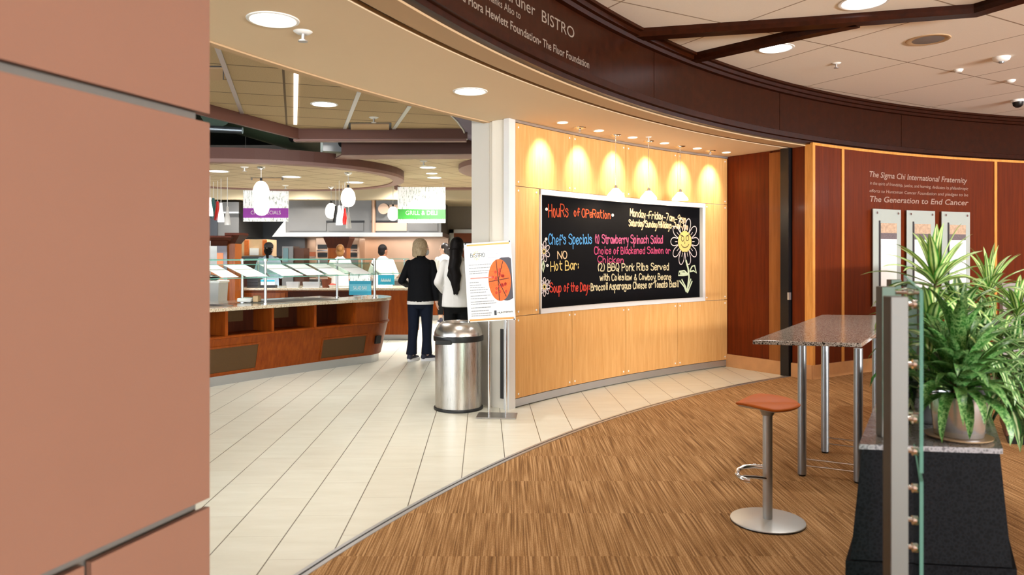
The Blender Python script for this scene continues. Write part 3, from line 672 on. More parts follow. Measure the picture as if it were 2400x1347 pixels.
def sprinkler(p, label, s=1.0):
    t = thing('sprinkler', label, 'sprinkler', tuple(p), 0, 'ceiling sprinklers')
    MB().lathe([(.001, -.012*s), (.03*s, -.012*s), (.045*s, -.002*s), (.047*s, 0)], n=20).build('escutcheon', 'white_plastic', t, True)
    MB().tube((0, 0, -.01*s), (0, 0, -.045*s), .009*s, n=10).build('stem', 'alu', t, True)
    MB().lathe([(.001, -.05*s), (.024*s, -.05*s), (.024*s, -.045*s), (.001, -.044*s)], n=16).build('deflector', 'alu', t, True)
sprinkler(PZ(710, 74, ZS), 'white sprinkler head in the tan soffit beside the large downlight', 1.2)
sprinkler(A(12.72, CYL(1520, 318, 12.72)[0], ZS), 'small sprinkler in the soffit above the middle hanging lamp', .8)
sprinkler(PZ(1960, 148, ZC), 'sprinkler head in the lobby ceiling between the speaker and the dark cornice')
def puck(name, label, cat, p, prof, mat, extra=None):
    t = thing(name, label, cat, tuple(p)); MB().lathe(prof, n=32).build('base', mat, t, True)
    if extra: MB().lathe(extra[0], n=28).build(extra[2], extra[1], t, True)
puck('smoke_detector', 'white smoke detector near the speaker grille in the lobby ceiling', 'smoke detector', PZ(2347, 134, ZC), [(.001, -.045), (.04, -.045), (.07, -.03), (.078, -.012), (.08, 0)], 'white_plastic', ([(.001, -.06), (.022, -.058), (.026, -.044)], 'grey_metal', 'sensor'))
puck('ceiling_sensor', 'small white ceiling sensor in the tile before the domed camera', 'sensor', PZ(2246, 163, ZC), [(.001, -.03), (.03, -.028), (.045, -.01), (.047, 0)], 'white_plastic')
puck('ceiling_sensor', 'small brownish ceiling sensor nearest the domed camera', 'sensor', PZ(2368, 188, ZC), [(.001, -.03), (.03, -.028), (.05, -.01), (.052, 0)], 'white_plastic')
puck('security_camera', 'black dome security camera on the lobby ceiling', 'security camera', PZ(2386, 234, ZC), [(.062, -.03), (.075, -.028), (.08, 0)], 'white_plastic', ([(.001, -.10), (.03, -.094), (.055, -.07), (.062, -.03)], 'black', 'dome'))
t = thing('ceiling_speaker', 'round flush speaker grille in the lobby tile ceiling', 'speaker', tuple(PZ(2175, 93, ZC)))
MB().lathe([(.15, -.004), (.165, -.008), (.18, -.006), (.185, 0)], n=40).build('ring', 'soffit_lip', t, True); MB().lathe([(.001, -.006), (.10, -.006), (.149, -.003)], n=40).build('grille', 'bench_grey', t, True)

# ================================================================== THINGS IN FRONT
# stainless bin
t = thing('trash_can', 'large stainless steel trash can with open domed lid and black band', 'trash can', (-.525, 7.2, 0))
MB().lathe([(.238, 0), (.242, .004), (.242, .02), (.234, .028)], n=56).build('base_ring', 'black', t, True)
MB().lathe([(.228, .026), (.229, .70)], n=56, cap=False).build('body', 'steel', t, True)
MB().lathe([(.232, .665), (.244, .67), (.246, .69), (.246, .715), (.238, .722), (.232, .72)], n=56).build('band', 'black', t, True)
MB().span(-.2, -.05, -.245, -.2, .65, .69).build('hinge_block', 'black', t, bevel=.006)
MB().lathe([(.237, .72), (.236, .75), (.222, .79), (.195, .83), (.165, .85), (.155, .853), (.15, .845), (.15, .80)], n=56, cap=False).build('lid', 'lid_steel', t, True)
MB().lathe([(.001, .775), (.15, .775), (.15, .79)], n=40).build('opening', 'black', t, True)
# poster stand
t = thing('sign_stand', 'floor stand on two chrome poles holding the tilted menu poster', 'sign stand', (-.14, 6.84, 0), D(-4))
MB().box((0, 0, .006), (.37, .23, .012)).build('base_plate', 'steel_h', t, bevel=.003)
for x in (-.075, .085): MB().tube((x, .01, .012), (x+.0, .01, .92), .0115, n=14).build('pole', 'chrome', t, True)
Rl = Matrix.Rotation(D(3.6), 4, 'Y') ; pm = Matrix.Translation((-.045, -.02, .89)) @ Matrix.Rotation(D(-3.8), 4, 'Y') @ Matrix.Rotation(D(-4), 4, 'X')
def pbox(x0, x1, z0, z1, y0=-.008, y1=.008):
    m = MB().span(x0, x1, y0, y1, z0, z1); m.v = [pm @ p for p in m.v]; return m
pw, ph = .216, .735
pbox(-pw, pw, 0, ph).build('panel', 'white_paper', t)
pbox(-pw-.006, -pw, -.004, ph+.004, -.011, .011).build('frame_rail', 'white_alu', t); pbox(pw, pw+.006, -.004, ph+.004, -.011, .011).build('frame_rail', 'white_alu', t)
pbox(-pw+.02, pw-.01, ph-.028, ph-.012, -.0095, -.0085).build('printed_band', 'orange_band', t); pbox(-pw+.008, pw-.008, .008, .026, -.0095, -.0085).build('printed_band', 'orange_band', t)
for x, z in ((pw-.008, ph-.006), (-pw+.008, ph-.006), (pw-.008, .004), (-pw+.008, .004)): pbox(x-.006, x+.006, z-.006, z+.006, -.012, -.0085).build('corner_clip', 'dark_grey', t)
PM = lambda u, v: pm @ Vector((u, -.0098, v))
def pdisc(cx, cz, rx, rz, mat, name, y, clip=None, a0=0, a1=360):
    pts = [(cx+rx*math.cos(D(q)), cz+rz*math.sin(D(q))) for q in range(a0, a1+1, 8)]
    if clip is not None: pts = [(min(u, clip), v) for u, v in pts]
    m = MB(); m.v = [pm @ Vector((u, y, v)) for u, v in pts]; m.f = [tuple(range(len(m.v)))]; return m.build(name, mat, t)
pdisc(.155, .385, .135, .205, 'plate_dark', 'printed_plate', -.0092, pw-.004)
pdisc(.095, .375, .105, .195, 'pizza', 'printed_pizza', -.0096)
m = MB()
for q in ((-.01, .19), (-.085, -.01), (.1, .012), (.0, -.19), (.065, -.155), (.052, .17)): ribbon(m, [(.082, .375), (.082+q[0], .375+q[1])], .007, lambda u, v: pm @ Vector((u, -.0102, v)))
m.build('printed_slices', 'pizza_cut', t)
m = MB()
for k in range(22):
    q = random.uniform(0, 6.28); r = random.uniform(.3, .9); cx, cz = .095+.09*r*math.cos(q), .375+.17*r*math.sin(q)
    ribbon(m, [(cx+.007*math.cos(j*1.05), cz+.010*math.sin(j*1.05)) for j in range(7)], .009, lambda u, v: pm @ Vector((u, -.0104, v)))
m.build('printed_toppings', 'pizza_red', t)
m = MB()
for k in range(11):
    q = 2*math.pi*k/11; ribbon(m, [(-.108+.018*math.cos(q), .617+.026*math.sin(q)), (-.108+.036*math.cos(q), .617+.046*math.sin(q))], .004, PM)
m.build('logo_sun', 'logo_yellow', t)
m = MB(); line_on(m, PM, 'BISTRO', (-.165, .602), (-.03, .602), .034, .005); m.build('logo_lettering', 'logo_dark', t)
m = MB(); line_on(m, PM, 'HUNTSMAN', (.06, .066), (.20, .07), .013, .003); ribbon(m, [(.038, .058), (.038, .088)], .022, PM); m.build('mark', 'logo_dark', t)
def scrib(m, u0, u1, v, h=.007):
    u = u0
    while u < u1:
        L = random.uniform(.008, .028); ribbon(m, [(u, v), (min(u+L, u1), v)], h, PM); u += L+.006
m = MB()
for v, u1 in ((.655, .12), (.622, .09), (.588, .19)): scrib(m, 0.0, u1, v, .012)
m.build('printed_heading', 'text_faint', t)
m = MB()
for v, u1 in ((.53, .02), (.50, .01), (.47, -.0), (.45, -.01), (.365, -.10), (.34, -.08), (.318, -.05), (.295, -.02), (.272, -.04), (.24, .0), (.215, -.03), (.185, .03), (.165, .05), (.13, -.0), (.10, -.02), (.075, .0), (.055, -.01)): scrib(m, -.185, u1, v)
m.build('printed_text', 'text_grey', t)
m = MB(); scrib(m, -.175, .03, .405, .011); m.build('printed_heading', 'text_red', t)['label'] = 'red printed heading'

# granite bar table
TT = .915
tp = [PZ(1764, 797, TT), PZ(2019, 804, TT), PZ(2058, 778, TT), PZ(2122, 739, TT), PZ(1927, 737, TT)]
tb = thing('bar_table', 'tall bar table with speckled brown granite top on grey tube legs', 'table', (2.2, 5.2, 0))
MB().prism([(p.x, p.y) for p in tp], TT-.028, TT).build('tabletop', 'granite_brown', tb, bevel=.003, world=True)
legs = [Vector((1.976, 5.0, 0)), Vector((2.283, 4.84, 0)), Vector((2.38, 5.58, 0)), Vector((2.68, 5.40, 0))]
for p in legs:
    l = MB().tube(p+Vector((0, 0, .012)), p+Vector((0, 0, TT-.028)), .0285, n=24).build('leg', 'grey_metal', tb, True, world=True)
    MB().lathe([(.022, 0), (.024, .004), (.024, .014)], p, n=20).build('foot', 'black', l, True, world=True)
for i, j in ((0, 1), (2, 3)):
    for z, w in ((.105, .035), (.06, -.035)):
        d = (legs[j]-legs[i]).normalized(); q = Vector((-d.y, d.x, 0))*0
        MB().tube(legs[i]+q+Vector((0, 0, z+.01)), legs[j]+q+Vector((0, 0, z+.01)), .006, n=10).build('foot_rail', 'chrome', tb, True, world=True)

# stool with a leather saddle seat
st = thing('bar_stool', 'single bar stool with orange leather saddle seat on a round steel base', 'stool', (1.44, 4.135, 0))
MB().lathe([(.198, 0), (.203, .004), (.203, .008)], n=64).build('base_pad', 'black', st, True)
MB().lathe([(.001, .02), (.03, .02), (.19, .016), (.202, .012), (.203, .008)], n=64).build('base', 'pale_metal', st, True)
MB().lathe([(.0265, .018), (.0265, .645)], n=28).build('post', 'pale_metal', st, True)
MB().lathe([(.03, .60), (.045, .63), (.05, .642)], n=24).build('seat_mount', 'grey_metal', st, True)
def seat(shell):
    N, K = 48, 9; mb = MB(); out = []
    for i in range(N):
        t = 2*math.pi*i/N; c, s_ = math.cos(t), math.sin(t)
        out.append((.178*c, .140*(1-.86*max(0, -c)**1.5)*(1-.05*max(0, c))*s_))
    def z(x, y): return .672+.024*max(0, y/.14)**1.3-.014*max(0, -y/.14)**1.5-.006*math.exp(-(y/.03)**2)+.006*max(0, -x/.178)**2
    if not shell:
        rows = [[Vector((x*k/K, y*k/K, z(x*k/K, y*k/K)+.006*(1-(k/K)**4))) for x, y in out] for k in range(1, K+1)]
        rows += [[Vector((x*1.01, y*1.01, z(x, y)-.007)) for x, y in out], [Vector((x*.97, y*.97, z(x, y)-.013)) for x, y in out]]
    else: rows = [[Vector((x*f, y*f, z(x*f, y*f)-d)) for x, y in out] for f, d in ((.97, .0132), (.9, .02), (.6, .03), (.3, .034))]
    return mb.rings(rows, True)
seat(False).build('seat', 'orange_leather', st, True, angle=70); seat(True).build('seat_shell', 'pale_metal', st, True, angle=70)
lp = [(-.02, -.0, .265)]+[(-.02-.17*math.sin(q), .035-.085*math.cos(q)*1.0+.05*(q/2.4), .262) for q in [k*2.5/14 for k in range(15)]]
ring = [(.0, .02, .30), (-.06, .045, .30), (-.12, .04, .296), (-.165, .01, .288), (-.183, -.035, .278), (-.178, -.075, .27), (-.155, -.10, .265), (-.135, -.105, .263)]
MB().path(ring, .0125, 12).build('footrest', 'chrome', st, True); MB().path([(0, -.01, .245), (-.08, -.035, .262), (-.15, -.06, .272), (-.178, -.07, .272)], .009, 10).build('footrest_strut', 'chrome', st, True)

# ------------------------------------------------------------------ partition, plinth and plants
u2 = Vector((.5, .866, 0)).normalized(); v2 = Vector((.991, -.13, 0))
FL = Vector((1.378, 2.9, 0)); PL = 2.1; PWd = .515
def quad(ex, u0=0, u1=PL): return [FL-v2*ex+u2*(u0-ex), FL+v2*(PWd+ex)+u2*(u0-ex), FL+v2*(PWd+ex)+u2*(u1+ex), FL-v2*ex+u2*(u1+ex)]
t = thing('plant_plinth', 'black granite plinth carrying the potted plants behind the glass screen', 'plinth', tuple(FL))
mb = MB(); mb.rings([[p+Vector((0, 0, .31)) for p in quad(.036)], [p+Vector((0, 0, .735)) for p in quad(-.004)]]); mb.build('body', 'granite_black', t, world=True)
mb = MB(); mb.rings([[p for p in quad(.056)], [p+Vector((0, 0, .31)) for p in quad(.052)]]); mb.build('base', 'granite_black', t, world=True)
mb = MB(); mb.rings([[p+Vector((0, 0, .735)) for p in quad(.006)], [p+Vector((0, 0, .755)) for p in quad(.006)]]); mb.build('top_slab', 'granite_grey', t, world=True)
t = thing('glass_partition', 'glass screen bolted to grey posts beside the plants', 'glass screen', (1.202, 2.3, 0))
posts = [(1.202, 2.3, 0, 1.372), (1.537, 3.02, .756, 1.372), (2.03, 3.9, .756, 1.372)]
g0 = Vector((1.262, 2.262, 0)); g1 = Vector((2.118, 3.96, 0)); gd = (g1-g0).normalized(); gn = Vector((gd.y, -gd.x, 0))
PR = math.atan2(gd.y, gd.x)-math.pi/2
for k, (x, y, z0, z1) in enumerate(posts):
    MB().box((x, y, (z0+z1)/2), (.056, .05, z1-z0), 0).build('post', 'post_paint', t, bevel=.003, world=True)
    zs = (1.347, 1.16, .99, .89, .775, .675, .59) if k == 0 else (1.347, 1.05, .86)
    s0 = (Vector((x, y, 0))-g0).dot(gd)
    for z in zs:
        p = Vector((x+.026, y, z)); q = g0+gd*s0+Vector((0, 0, z)); q.y = max(q.y, 2.285)
        b = MB().tube(p, q+Vector((-.002, 0, 0)), .0075, n=14).build('standoff', 'chrome', t, True, world=True)
        MB().tube(q-gn*.006+Vector((-.012, 0, 0)), q+gn*.001+Vector((-.004, 0, 0)), .014, n=16).build('clamp_disc', 'chrome', b, True, world=True)
def pane(s0, s1, z0, z1):
    a, b = g0+gd*s0, g0+gd*s1; h = gn*.005; Z0 = Vector((0, 0, z0)); Z1 = Vector((0, 0, z1))
    o = MB().hexa([a-h+Z0, b-h+Z0, b+h+Z0, a+h+Z0, a-h+Z1, b-h+Z1, b+h+Z1, a+h+Z1]).build('glass_pane', 'glass', t, world=True)
    k = .004
    e = MB().hexa([a-gd*k-h+Z0, a-h+Z0, a+h+Z0, a-gd*k+h+Z0, a-gd*k-h+Z1, a-h+Z1, a+h+Z1, a-gd*k+h+Z1])
    e.hexa([a-h+Z1, b-h+Z1, b+h+Z1, a+h+Z1, a-h+Z1*1.003, b-h+Z1*1.003, b+h+Z1*1.003, a+h+Z1*1.003])
    e.build('polished_edge', 'glass_edge', o, world=True)
pane(0, 1.9, .83, 1.388); pane(0, .5, .2, .80)

def leaf(mb, base, az, el, L, w, droop, seg=8, fold=.25, twist=0):
    p = Vector(base); k = len(mb.v); side = Vector((-math.sin(az), math.cos(az), 0)); cols = 5; e = el
    for i in range(seg+1):
        s = i/seg; d = Vector((math.cos(az)*math.cos(e), math.sin(az)*math.cos(e), math.sin(e))); up = Vector((-math.cos(az)*math.sin(e), -math.sin(az)*math.sin(e), math.cos(e)))
        ww = w*max(.02, math.sin(math.pi*min(1, .10+.90*s**.8))**.75) if i < seg else w*.02
        sd = side*math.cos(twist*s)+up*math.sin(twist*s)
        for c in range(cols):
            f = c/(cols-1)-.5; mb.uv[len(mb.v)] = (f+.5, s); mb.v.append(p+sd*(f*ww)+up*(abs(f)*ww*fold))
        p = p+d*(L/seg); e -= droop/seg*(.4+1.2*s)
    for i in range(seg):
        for c in range(cols-1): a = k+i*cols+c; mb.f.append((a, a+1, a+cols+1, a+cols))
def rosette(mb, c, n, L, w, el0=85, el1=5, droop=(.5, 1.6), az0=0):
    for i in range(n):
        f = i/(n-1); az = az0+i*2.399+random.uniform(-.2, .2)
        leaf(mb, Vector(c)+Vector((math.cos(az), math.sin(az), 0))*.012-Vector((0, 0, .10*f)), az, D(el0+(el1-el0)*f**.8)+random.uniform(-.1, .1), L*random.uniform(.8, 1.1)*(.75+.35*f), w*random.uniform(.85, 1.15), droop[0]+(droop[1]-droop[0])*f+random.uniform(-.2, .2), twist=random.uniform(-.5, .5))
def shrub(name, label, foot, heads, mats, group='plants on the plinth', stem_r=.012):
    t = thing(name, label, 'plant', tuple(foot), 0, group)
    for i, (c, n, L, w, el0, el1, dr, m) in enumerate(heads):
        c = Vector(c); f = Vector(foot)+Vector((random.uniform(-.03, .03), random.uniform(-.03, .03), 0))
        MB().path([f, f*.5+c*.5+Vector((random.uniform(-.03, .03), 0, 0)), c], [stem_r, stem_r*.9, stem_r*.8], 8).build('stem', 'stem', t, True, world=True)
        mb = MB(); rosette(mb, c, n, L, w, el0, el1, dr, random.uniform(0, 6)); mb.build('leaves', m, t, True, world=True, angle=80)
    return t
tc = FL+u2*.40+v2*.13
def trq(e, L=1.25, w=.37): return [tc-v2*e-u2*e, tc+v2*(w+e)-u2*e, tc+v2*(w+e)+u2*(L+e), tc-v2*e+u2*(L+e)]
tr = thing('planter_trough', 'long black planter trough on the plinth behind the steel pot', 'planter', tuple(tc+Vector((0, 0, .755))))
mb = MB(); mb.rings([[p+Vector((0, 0, z)) for p in trq(e)] for z, e in ((.756, -.02), (.93, 0), (.935, .006), (.95, .006), (.95, -.012), (.92, -.012))]); mb.build('box', 'black', tr, world=True)
mb = MB(); mb.rings([[p+Vector((0, 0, z)) for p in trq(-.014)] for z in (.90, .925)]); mb.build('soil', 'soil', tr, world=True)
def at(x, y, Y): return PY(x, y, Y)
fb = lambda s, w: tc+u2*s+v2*w+Vector((0, 0, .925))
shrub('dracaena', 'tallest striped dracaena with upright yellow green top leaves', fb(.25, .16), [(at(2192, 640, 3.36), 40, .31, .042, 88, -15, (.4, 1.8), 'leaf_striped'), (at(2180, 750, 3.22), 34, .27, .046, 80, -25, (.7, 1.9), 'leaf_striped'), (at(2250, 730, 3.4), 36, .30, .046, 70, -25, (.8, 1.9), 'leaf_dark')], None)
shrub('dracaena', 'lower dracaena with dark drooping leaves right above the steel pot', fb(.12, .26), [(at(2300, 790, 3.35), 40, .30, .046, 75, -25, (.7, 1.9), 'leaf_dark'), (at(2185, 830, 3.28), 36, .26, .046, 65, -30, (.7, 1.8), 'leaf_striped'), (at(2350, 880, 3.3), 36, .28, .044, 65, -30, (.7, 1.8), 'leaf_dark')], None)
shrub('dracaena', 'thin leaved pale dracaena at the back of the trough near the wall batten', fb(.75, .2), [(at(2318, 660, 3.8), 34, .28, .03, 85, -5, (.5, 1.7), 'leaf_striped'), (at(2385, 720, 3.7), 34, .28, .034, 75, -20, (.7, 1.8), 'leaf_striped'), (at(2375, 800, 3.6), 36, .30, .042, 65, -25, (.7, 1.8), 'leaf_dark'), (at(2400, 880, 3.5), 34, .28, .042, 65, -30, (.7, 1.8), 'leaf_dark')], None)
pc = Vector((1.825, 3.0, .755))
t = thing('potted_plant', 'broad mottled leaf plant in a shiny steel pot on a round saucer', 'plant', tuple(pc), 0, 'plants on the plinth')
MB().lathe([(.001, .001), (.105, .001), (.122, .008), (.124, .012), (.11, .012), (.001, .008)], n=40).build('saucer', 'saucer', t, True)
MB().lathe([(.001, .013), (.088, .013), (.09, .018), (.104, .17), (.104, .175), (.098, .175), (.095, .155)], n=44, cap=False).build('pot', 'pot_metal', t, True)
MB().lathe([(.001, .158), (.096, .156), (.096, .15)], n=30).build('soil', 'soil', t, True)
mb = MB()
for i in range(84):
    f = i/83; az = i*2.399; el = D(86-80*f)+random.uniform(-.12, .12); h = .17+.17*(1-f)*random.uniform(.4, 1)
    b = Vector((.05*math.cos(az)*random.random(), .05*math.sin(az)*random.random(), h))
    leaf(mb, b, az, el, random.uniform(.24, .37), random.uniform(.042, .060), 1.1+1.5*f+random.uniform(-.2, .3), 8, .2, random.uniform(-.4, .4))
mb.build('leaves', 'leaf_mottled', t, True, angle=80)
mb = MB()
for i in range(9): az = i*.7; mb.path([(.02*math.cos(az), .02*math.sin(az), .155), (.03*math.cos(az), .03*math.sin(az), .26), (.05*math.cos(az), .05*math.sin(az), .34)], .005, 6)
mb.build('stalks', 'stem', t, True)
# low seating behind the plants
bc = Vector((3.93, 5.85, 0)); t = thing('bench_seat', 'dark brown upholstered bench on the carpet behind the potted plants', 'bench', tuple(bc), D(-30))
MB().span(0, 2.0, 0, .6, .06, .40).build('base', 'mid_brown', t, bevel=.01); MB().span(-.01, 2.01, -.01, .6, .40, .52).build('cushion', 'black', t, bevel=.03); MB().span(.02, 1.98, .02, .58, 0, .06).build('plinth', 'black', t)
t = thing('low_screen', 'pale grey low screen behind the bench and plants', 'screen', (4.68, 7.0, 0), D(-8))
MB().span(0, 1.7, 0, .06, .05, 1.21).build('panel', 'bench_grey', t, bevel=.005); MB().span(-.01, 1.71, -.01, .07, 1.21, 1.235).build('cap_rail', 'bench_grey', t)
for x in (.06, 1.6): MB().span(x, x+.06, -.04, .1, 0, .05).build('foot', 'alu', t)

# ================================================================== THE SERVERY
# --- curved salad bar
RC = 16.6
def plan(off, a0=152., a1=138.3, r=.5, tmax=105, n0=30):
    P = [A(RC-off, D(a0+(a1-a0)*i/n0)) for i in range(n0+1)]
    K = A(RC+r, D(a1)); rad = (K-A(0, 0)).normalized(); tan = Vector((rad.y, -rad.x, 0))
    P += [K+(rad*-math.cos(D(q))+tan*math.sin(D(q)))*(r+off) for q in range(7, tmax+1, 7)]
    return P
def psweep(prof, **k):
    cols = [plan(o, **k) for o, z in prof]; return MB().rings([[cols[j][i]+Vector((0, 0, prof[j][1])) for j in range(len(prof))] for i in range(len(cols[0]))])
sb = thing('salad_bar', 'long curved wooden salad bar with granite top and open shelves in its front', 'counter', tuple(A(RC+.3, D(141), 0)))
psweep([(-.03, 0), (-.03, .115), (-.5, .115), (-.5, 0)]).build('toe_kick', 'toe_steel', sb, world=True)
psweep([(0, .113), (.1, .55), (.12, .555), (.12, .575), (-.32, .575), (-.32, .55), (-.3, .113)]).build('front_panel', 'counter_wood', sb, True, world=True, angle=25)
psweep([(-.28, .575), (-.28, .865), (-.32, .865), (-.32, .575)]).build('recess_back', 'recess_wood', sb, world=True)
K = D(137.25)
mb = psweep([(.1, .575), (.125, .865), (-.28, .865), (-.28, .575)], a0=139.25, n0=4); mb.build('end_panel', 'counter_wood', sb, True, world=True, angle=25)
psweep([(.15, .865), (.155, .87), (.155, .9), (.15, .905), (-.48, .905), (-.48, .865)]).build('countertop', 'granite_counter', sb, world=True)
MB().arc(RC+.45, RC+1.0, .865, .905, D(152), D(138.6)).build('countertop', 'granite_counter', sb, world=True)
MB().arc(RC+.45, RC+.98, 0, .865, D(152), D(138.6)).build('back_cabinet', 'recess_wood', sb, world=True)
for x, y in ((520, 780), (629, 770), (729, 760), (821, 750)):
    a = CYL(x, y, RC)[0]; MB().arc(RC-.09, RC+.28, .575, .865, a-.0011, a+.0011, 1).build('divider', 'counter_wood', sb, world=True)
for x0, x1 in ((420, 512), (527, 600), (634, 705)):
    a0, a1 = CYL(x0, 760, RC)[0], CYL(x1, 760, RC)[0]; MB().arc(RC+.262, RC+.28, .70, .84, a0, a1).build('air_grille', 'mesh_brown', sb, world=True)
for x0, x1, z0, z1 in ((400, 596, .155, .44), (750, 851, .155, .40)):
    a0, a1 = CYL(x0, 830, RC)[0], CYL(x1, 815, RC)[0]; rz = lambda z: RC-.1*(z-.113)/.437
    MB().sweep([(rz(z0)-.006, z0), (rz(z1)-.006, z1), (rz(z1)+.02, z1), (rz(z0)+.02, z0)], a0, a1).build('air_grille', 'mesh_brown', sb, world=True)
    b = .022
    fr = MB()
    for q0, q1, c0, c1 in ((z0-b, z0, a0+.0013, a1-.0013), (z1, z1+b, a0+.0013, a1-.0013), (z0, z1, a0+.0013, a0), (z0, z1, a1, a1-.0013)):
        fr.sweep([(rz(q0)-.012, q0), (rz(q1)-.012, q1), (rz(q1)+.02, q1), (rz(q0)+.02, q0)], c0, c1, 6)
    fr.build('grille_frame', 'counter_wood', sb, world=True)
a = CYL(880, 797, RC)[0]; MB().sweep([(RC-.058, .27), (RC-.085, .38), (RC-.03, .38), (RC-.03, .27)], a+.0026, a-.0026, 3).build('socket_plate', 'black', sb, world=True)
for x0, x1 in ((400, 556), (632, 800)):
    a0, a1 = CYL(x0, 700, RC)[0], CYL(x1, 700, RC)[0]
    MB().arc(RC+.08, RC+.62, .905, .912, a0, a1).build('cold_well', 'steel_h', sb, world=True); MB().arc(RC+.13, RC+.57, .9115, .9135, a0-.003, a1+.003).build('well_dark_sheet', 'dark_grey', sb, world=True)  # flat dark sheet: the recessed shade of the well is put into its colour
# --- sneeze guard standing on the salad bar
sg = thing('sneeze_guard', 'glass sneeze guard on steel posts along the curved salad bar', 'sneeze guard', tuple(A(RC, D(141), .905)))
RG = RC+.02
def gpatch(prof, a0, a1): return MB().sweep(prof, a0, a1)
aL, aR = D(151), CYL(884, 640, RG)[0]
gpatch([(RG-.10, 1.235), (RG-.092, 1.235), (RG+.20, 1.385), (RG+.192, 1.385)], aL, aR).build('glass_pane', 'glass_clear', sg, world=True)['label'] = 'tilted front glass'
gpatch([(RG-.104, 1.229), (RG-.094, 1.229), (RG-.09, 1.237), (RG-.102, 1.237)], aL, aR).build('glass_edge', 'glass_edge', sg, world=True)
gpatch([(RG+.18, 1.384), (RG+.205, 1.384), (RG+.205, 1.392), (RG+.18, 1.392)], aL, aR).build('glass_edge', 'glass_edge', sg, world=True)
MB().arc(RG+.0, RG+.62, 1.440, 1.449, aL, aR).build('glass_shelf', 'glass_clear', sg, world=True)
MB().arc(RG-.006, RG+.004, 1.438, 1.451, aL, aR).build('glass_edge', 'glass_edge', sg, world=True); MB().arc(RG+.62, RG+.632, 1.438, 1.451, aL, aR).build('glass_edge', 'glass_edge', sg, world=True)
for x, y, dr in ((622, 712, 0), (878, 700, 0), (568, 690, .5), (790, 688, .5)):
    a = CYL(x, y, RG+dr)[0]; q = A(RG+dr, a, .905)
    b = MB().tube(q, A(RG+dr, a, 1.44), .017, n=14).build('post', 'alu', sg, True, world=True)
    MB().lathe([(.03, 0), (.03, .012), (.018, .014)], q, n=18).build('flange', 'chrome', b, True, world=True)
    MB().lathe([(.03, 1.428-.905), (.03, 1.455-.905)], q, n=18).build('clamp', 'chrome', b, True, world=True)
    if not dr:
        MB().path([A(RG, a, 1.30), A(RG+.1, a-.004, 1.345), A(RG+.2, a-.006, 1.38)], .009, 8).build('bracket', 'black_metal', b, True, world=True); MB().path([A(RG, a, 1.29), A(RG-.09, a, 1.24)], .009, 8).build('bracket', 'alu', b, True, world=True)
# printed menu sheets resting on the tilted glass
sheets = [(500, 540, 'white menu sheet on the tilted glass nearest the salmon pier'), (556, 606, 'white menu sheet on the tilted glass just before the first steel post'), (640, 690, 'pale menu sheet on the tilted glass right after the first steel post'), (700, 742, 'pale menu sheet on the tilted glass in front of the ginger haired cook, near side'), (752, 792, 'pale menu sheet on the tilted glass in front of the ginger haired cook, far side'), (810, 852, 'grey printed menu sheet on the tilted glass above the big cyan sign')]
for x0, x1, lab in sheets:
    a0, a1 = CYL(x0, 630, RG)[0], CYL(x1, 630, RG)[0]; sh = (a0-a1)*.45
    f = lambda a, s: A(RG-.085+.27*s, a+sh*(1-s)*-1+sh*.5, 1.246+.139*s)
    p = [f(a0, 0), f(a1, 0), f(a1, 1), f(a0, 1)]; n = Vector((0, 0, .003))
    o = MB().hexa(p+[q+n for q in p]).build('menu_sheet', 'white_paper', None); tag(o, lab, 'paper sheet', 'menu sheets on the glass')
def card(name, lab, x0, x1, y0, y1, Y, mats, txt=None, zb=.9145):
    p0, p1 = PY(x0, y1, Y), PY(x1, y0, Y); t = thing(name, lab, 'sign', ((p0.x+p1.x)/2, Y, zb)); z0, z1 = p0.z, p1.z; h = z1-z0
    MB().span(p0.x, p1.x, Y, Y+.012, z0, z1).build('panel', 'cyan', t, world=True)
    MB().span(p0.x+.01, p1.x-.004, Y-.003, Y, z0+h*.27, z1-h*.24).build('band', mats, t, world=True)
    MB().span(p0.x+.06, p1.x-.06, Y+.003, Y+.01, zb, z0).build('foot', 'glass_clear', t, world=True)
    if txt: fonttext(txt, h*.36, 'lettering', 'white_paper', t, Matrix.Translation(((p0.x+p1.x)/2, Y-.004, z0+h*.38)) @ Matrix.Rotation(math.pi/2, 4, 'X'), (p1.x-p0.x)*.62)
    return t
t = card('counter_sign', 'larger cyan sign standing on the salad bar by its far steel post', 818, 870, 658, 691, 10.25, 'cyan_light', 'SALAD BAR')
p0, p1 = PY(820, 658, 10.25), PY(868, 640, 10.25); MB().span(p0.x, p1.x, 10.252, 10.26, p0.z, p1.z).build('printed_top', 'sign_print_glow', t, world=True)
t = card('counter_sign', 'smaller cyan sign farther back beside the woman in black', 886, 924, 644, 667, 13.0, 'cyan', None, .926)
m = MB(); p0 = PY(893, 659, 12.996); ux = (PY(917, 659, 12.996)-p0).length
scr = planemap(p0, (1, 0, 0), (0, 0, 1))
for k in range(6): ribbon(m, [(ux*k/6, .0), (ux*(k+.4)/6, .05), (ux*(k+.7)/6, .0)], .012, scr)
m.build('lettering', 'white_paper', t, world=True)

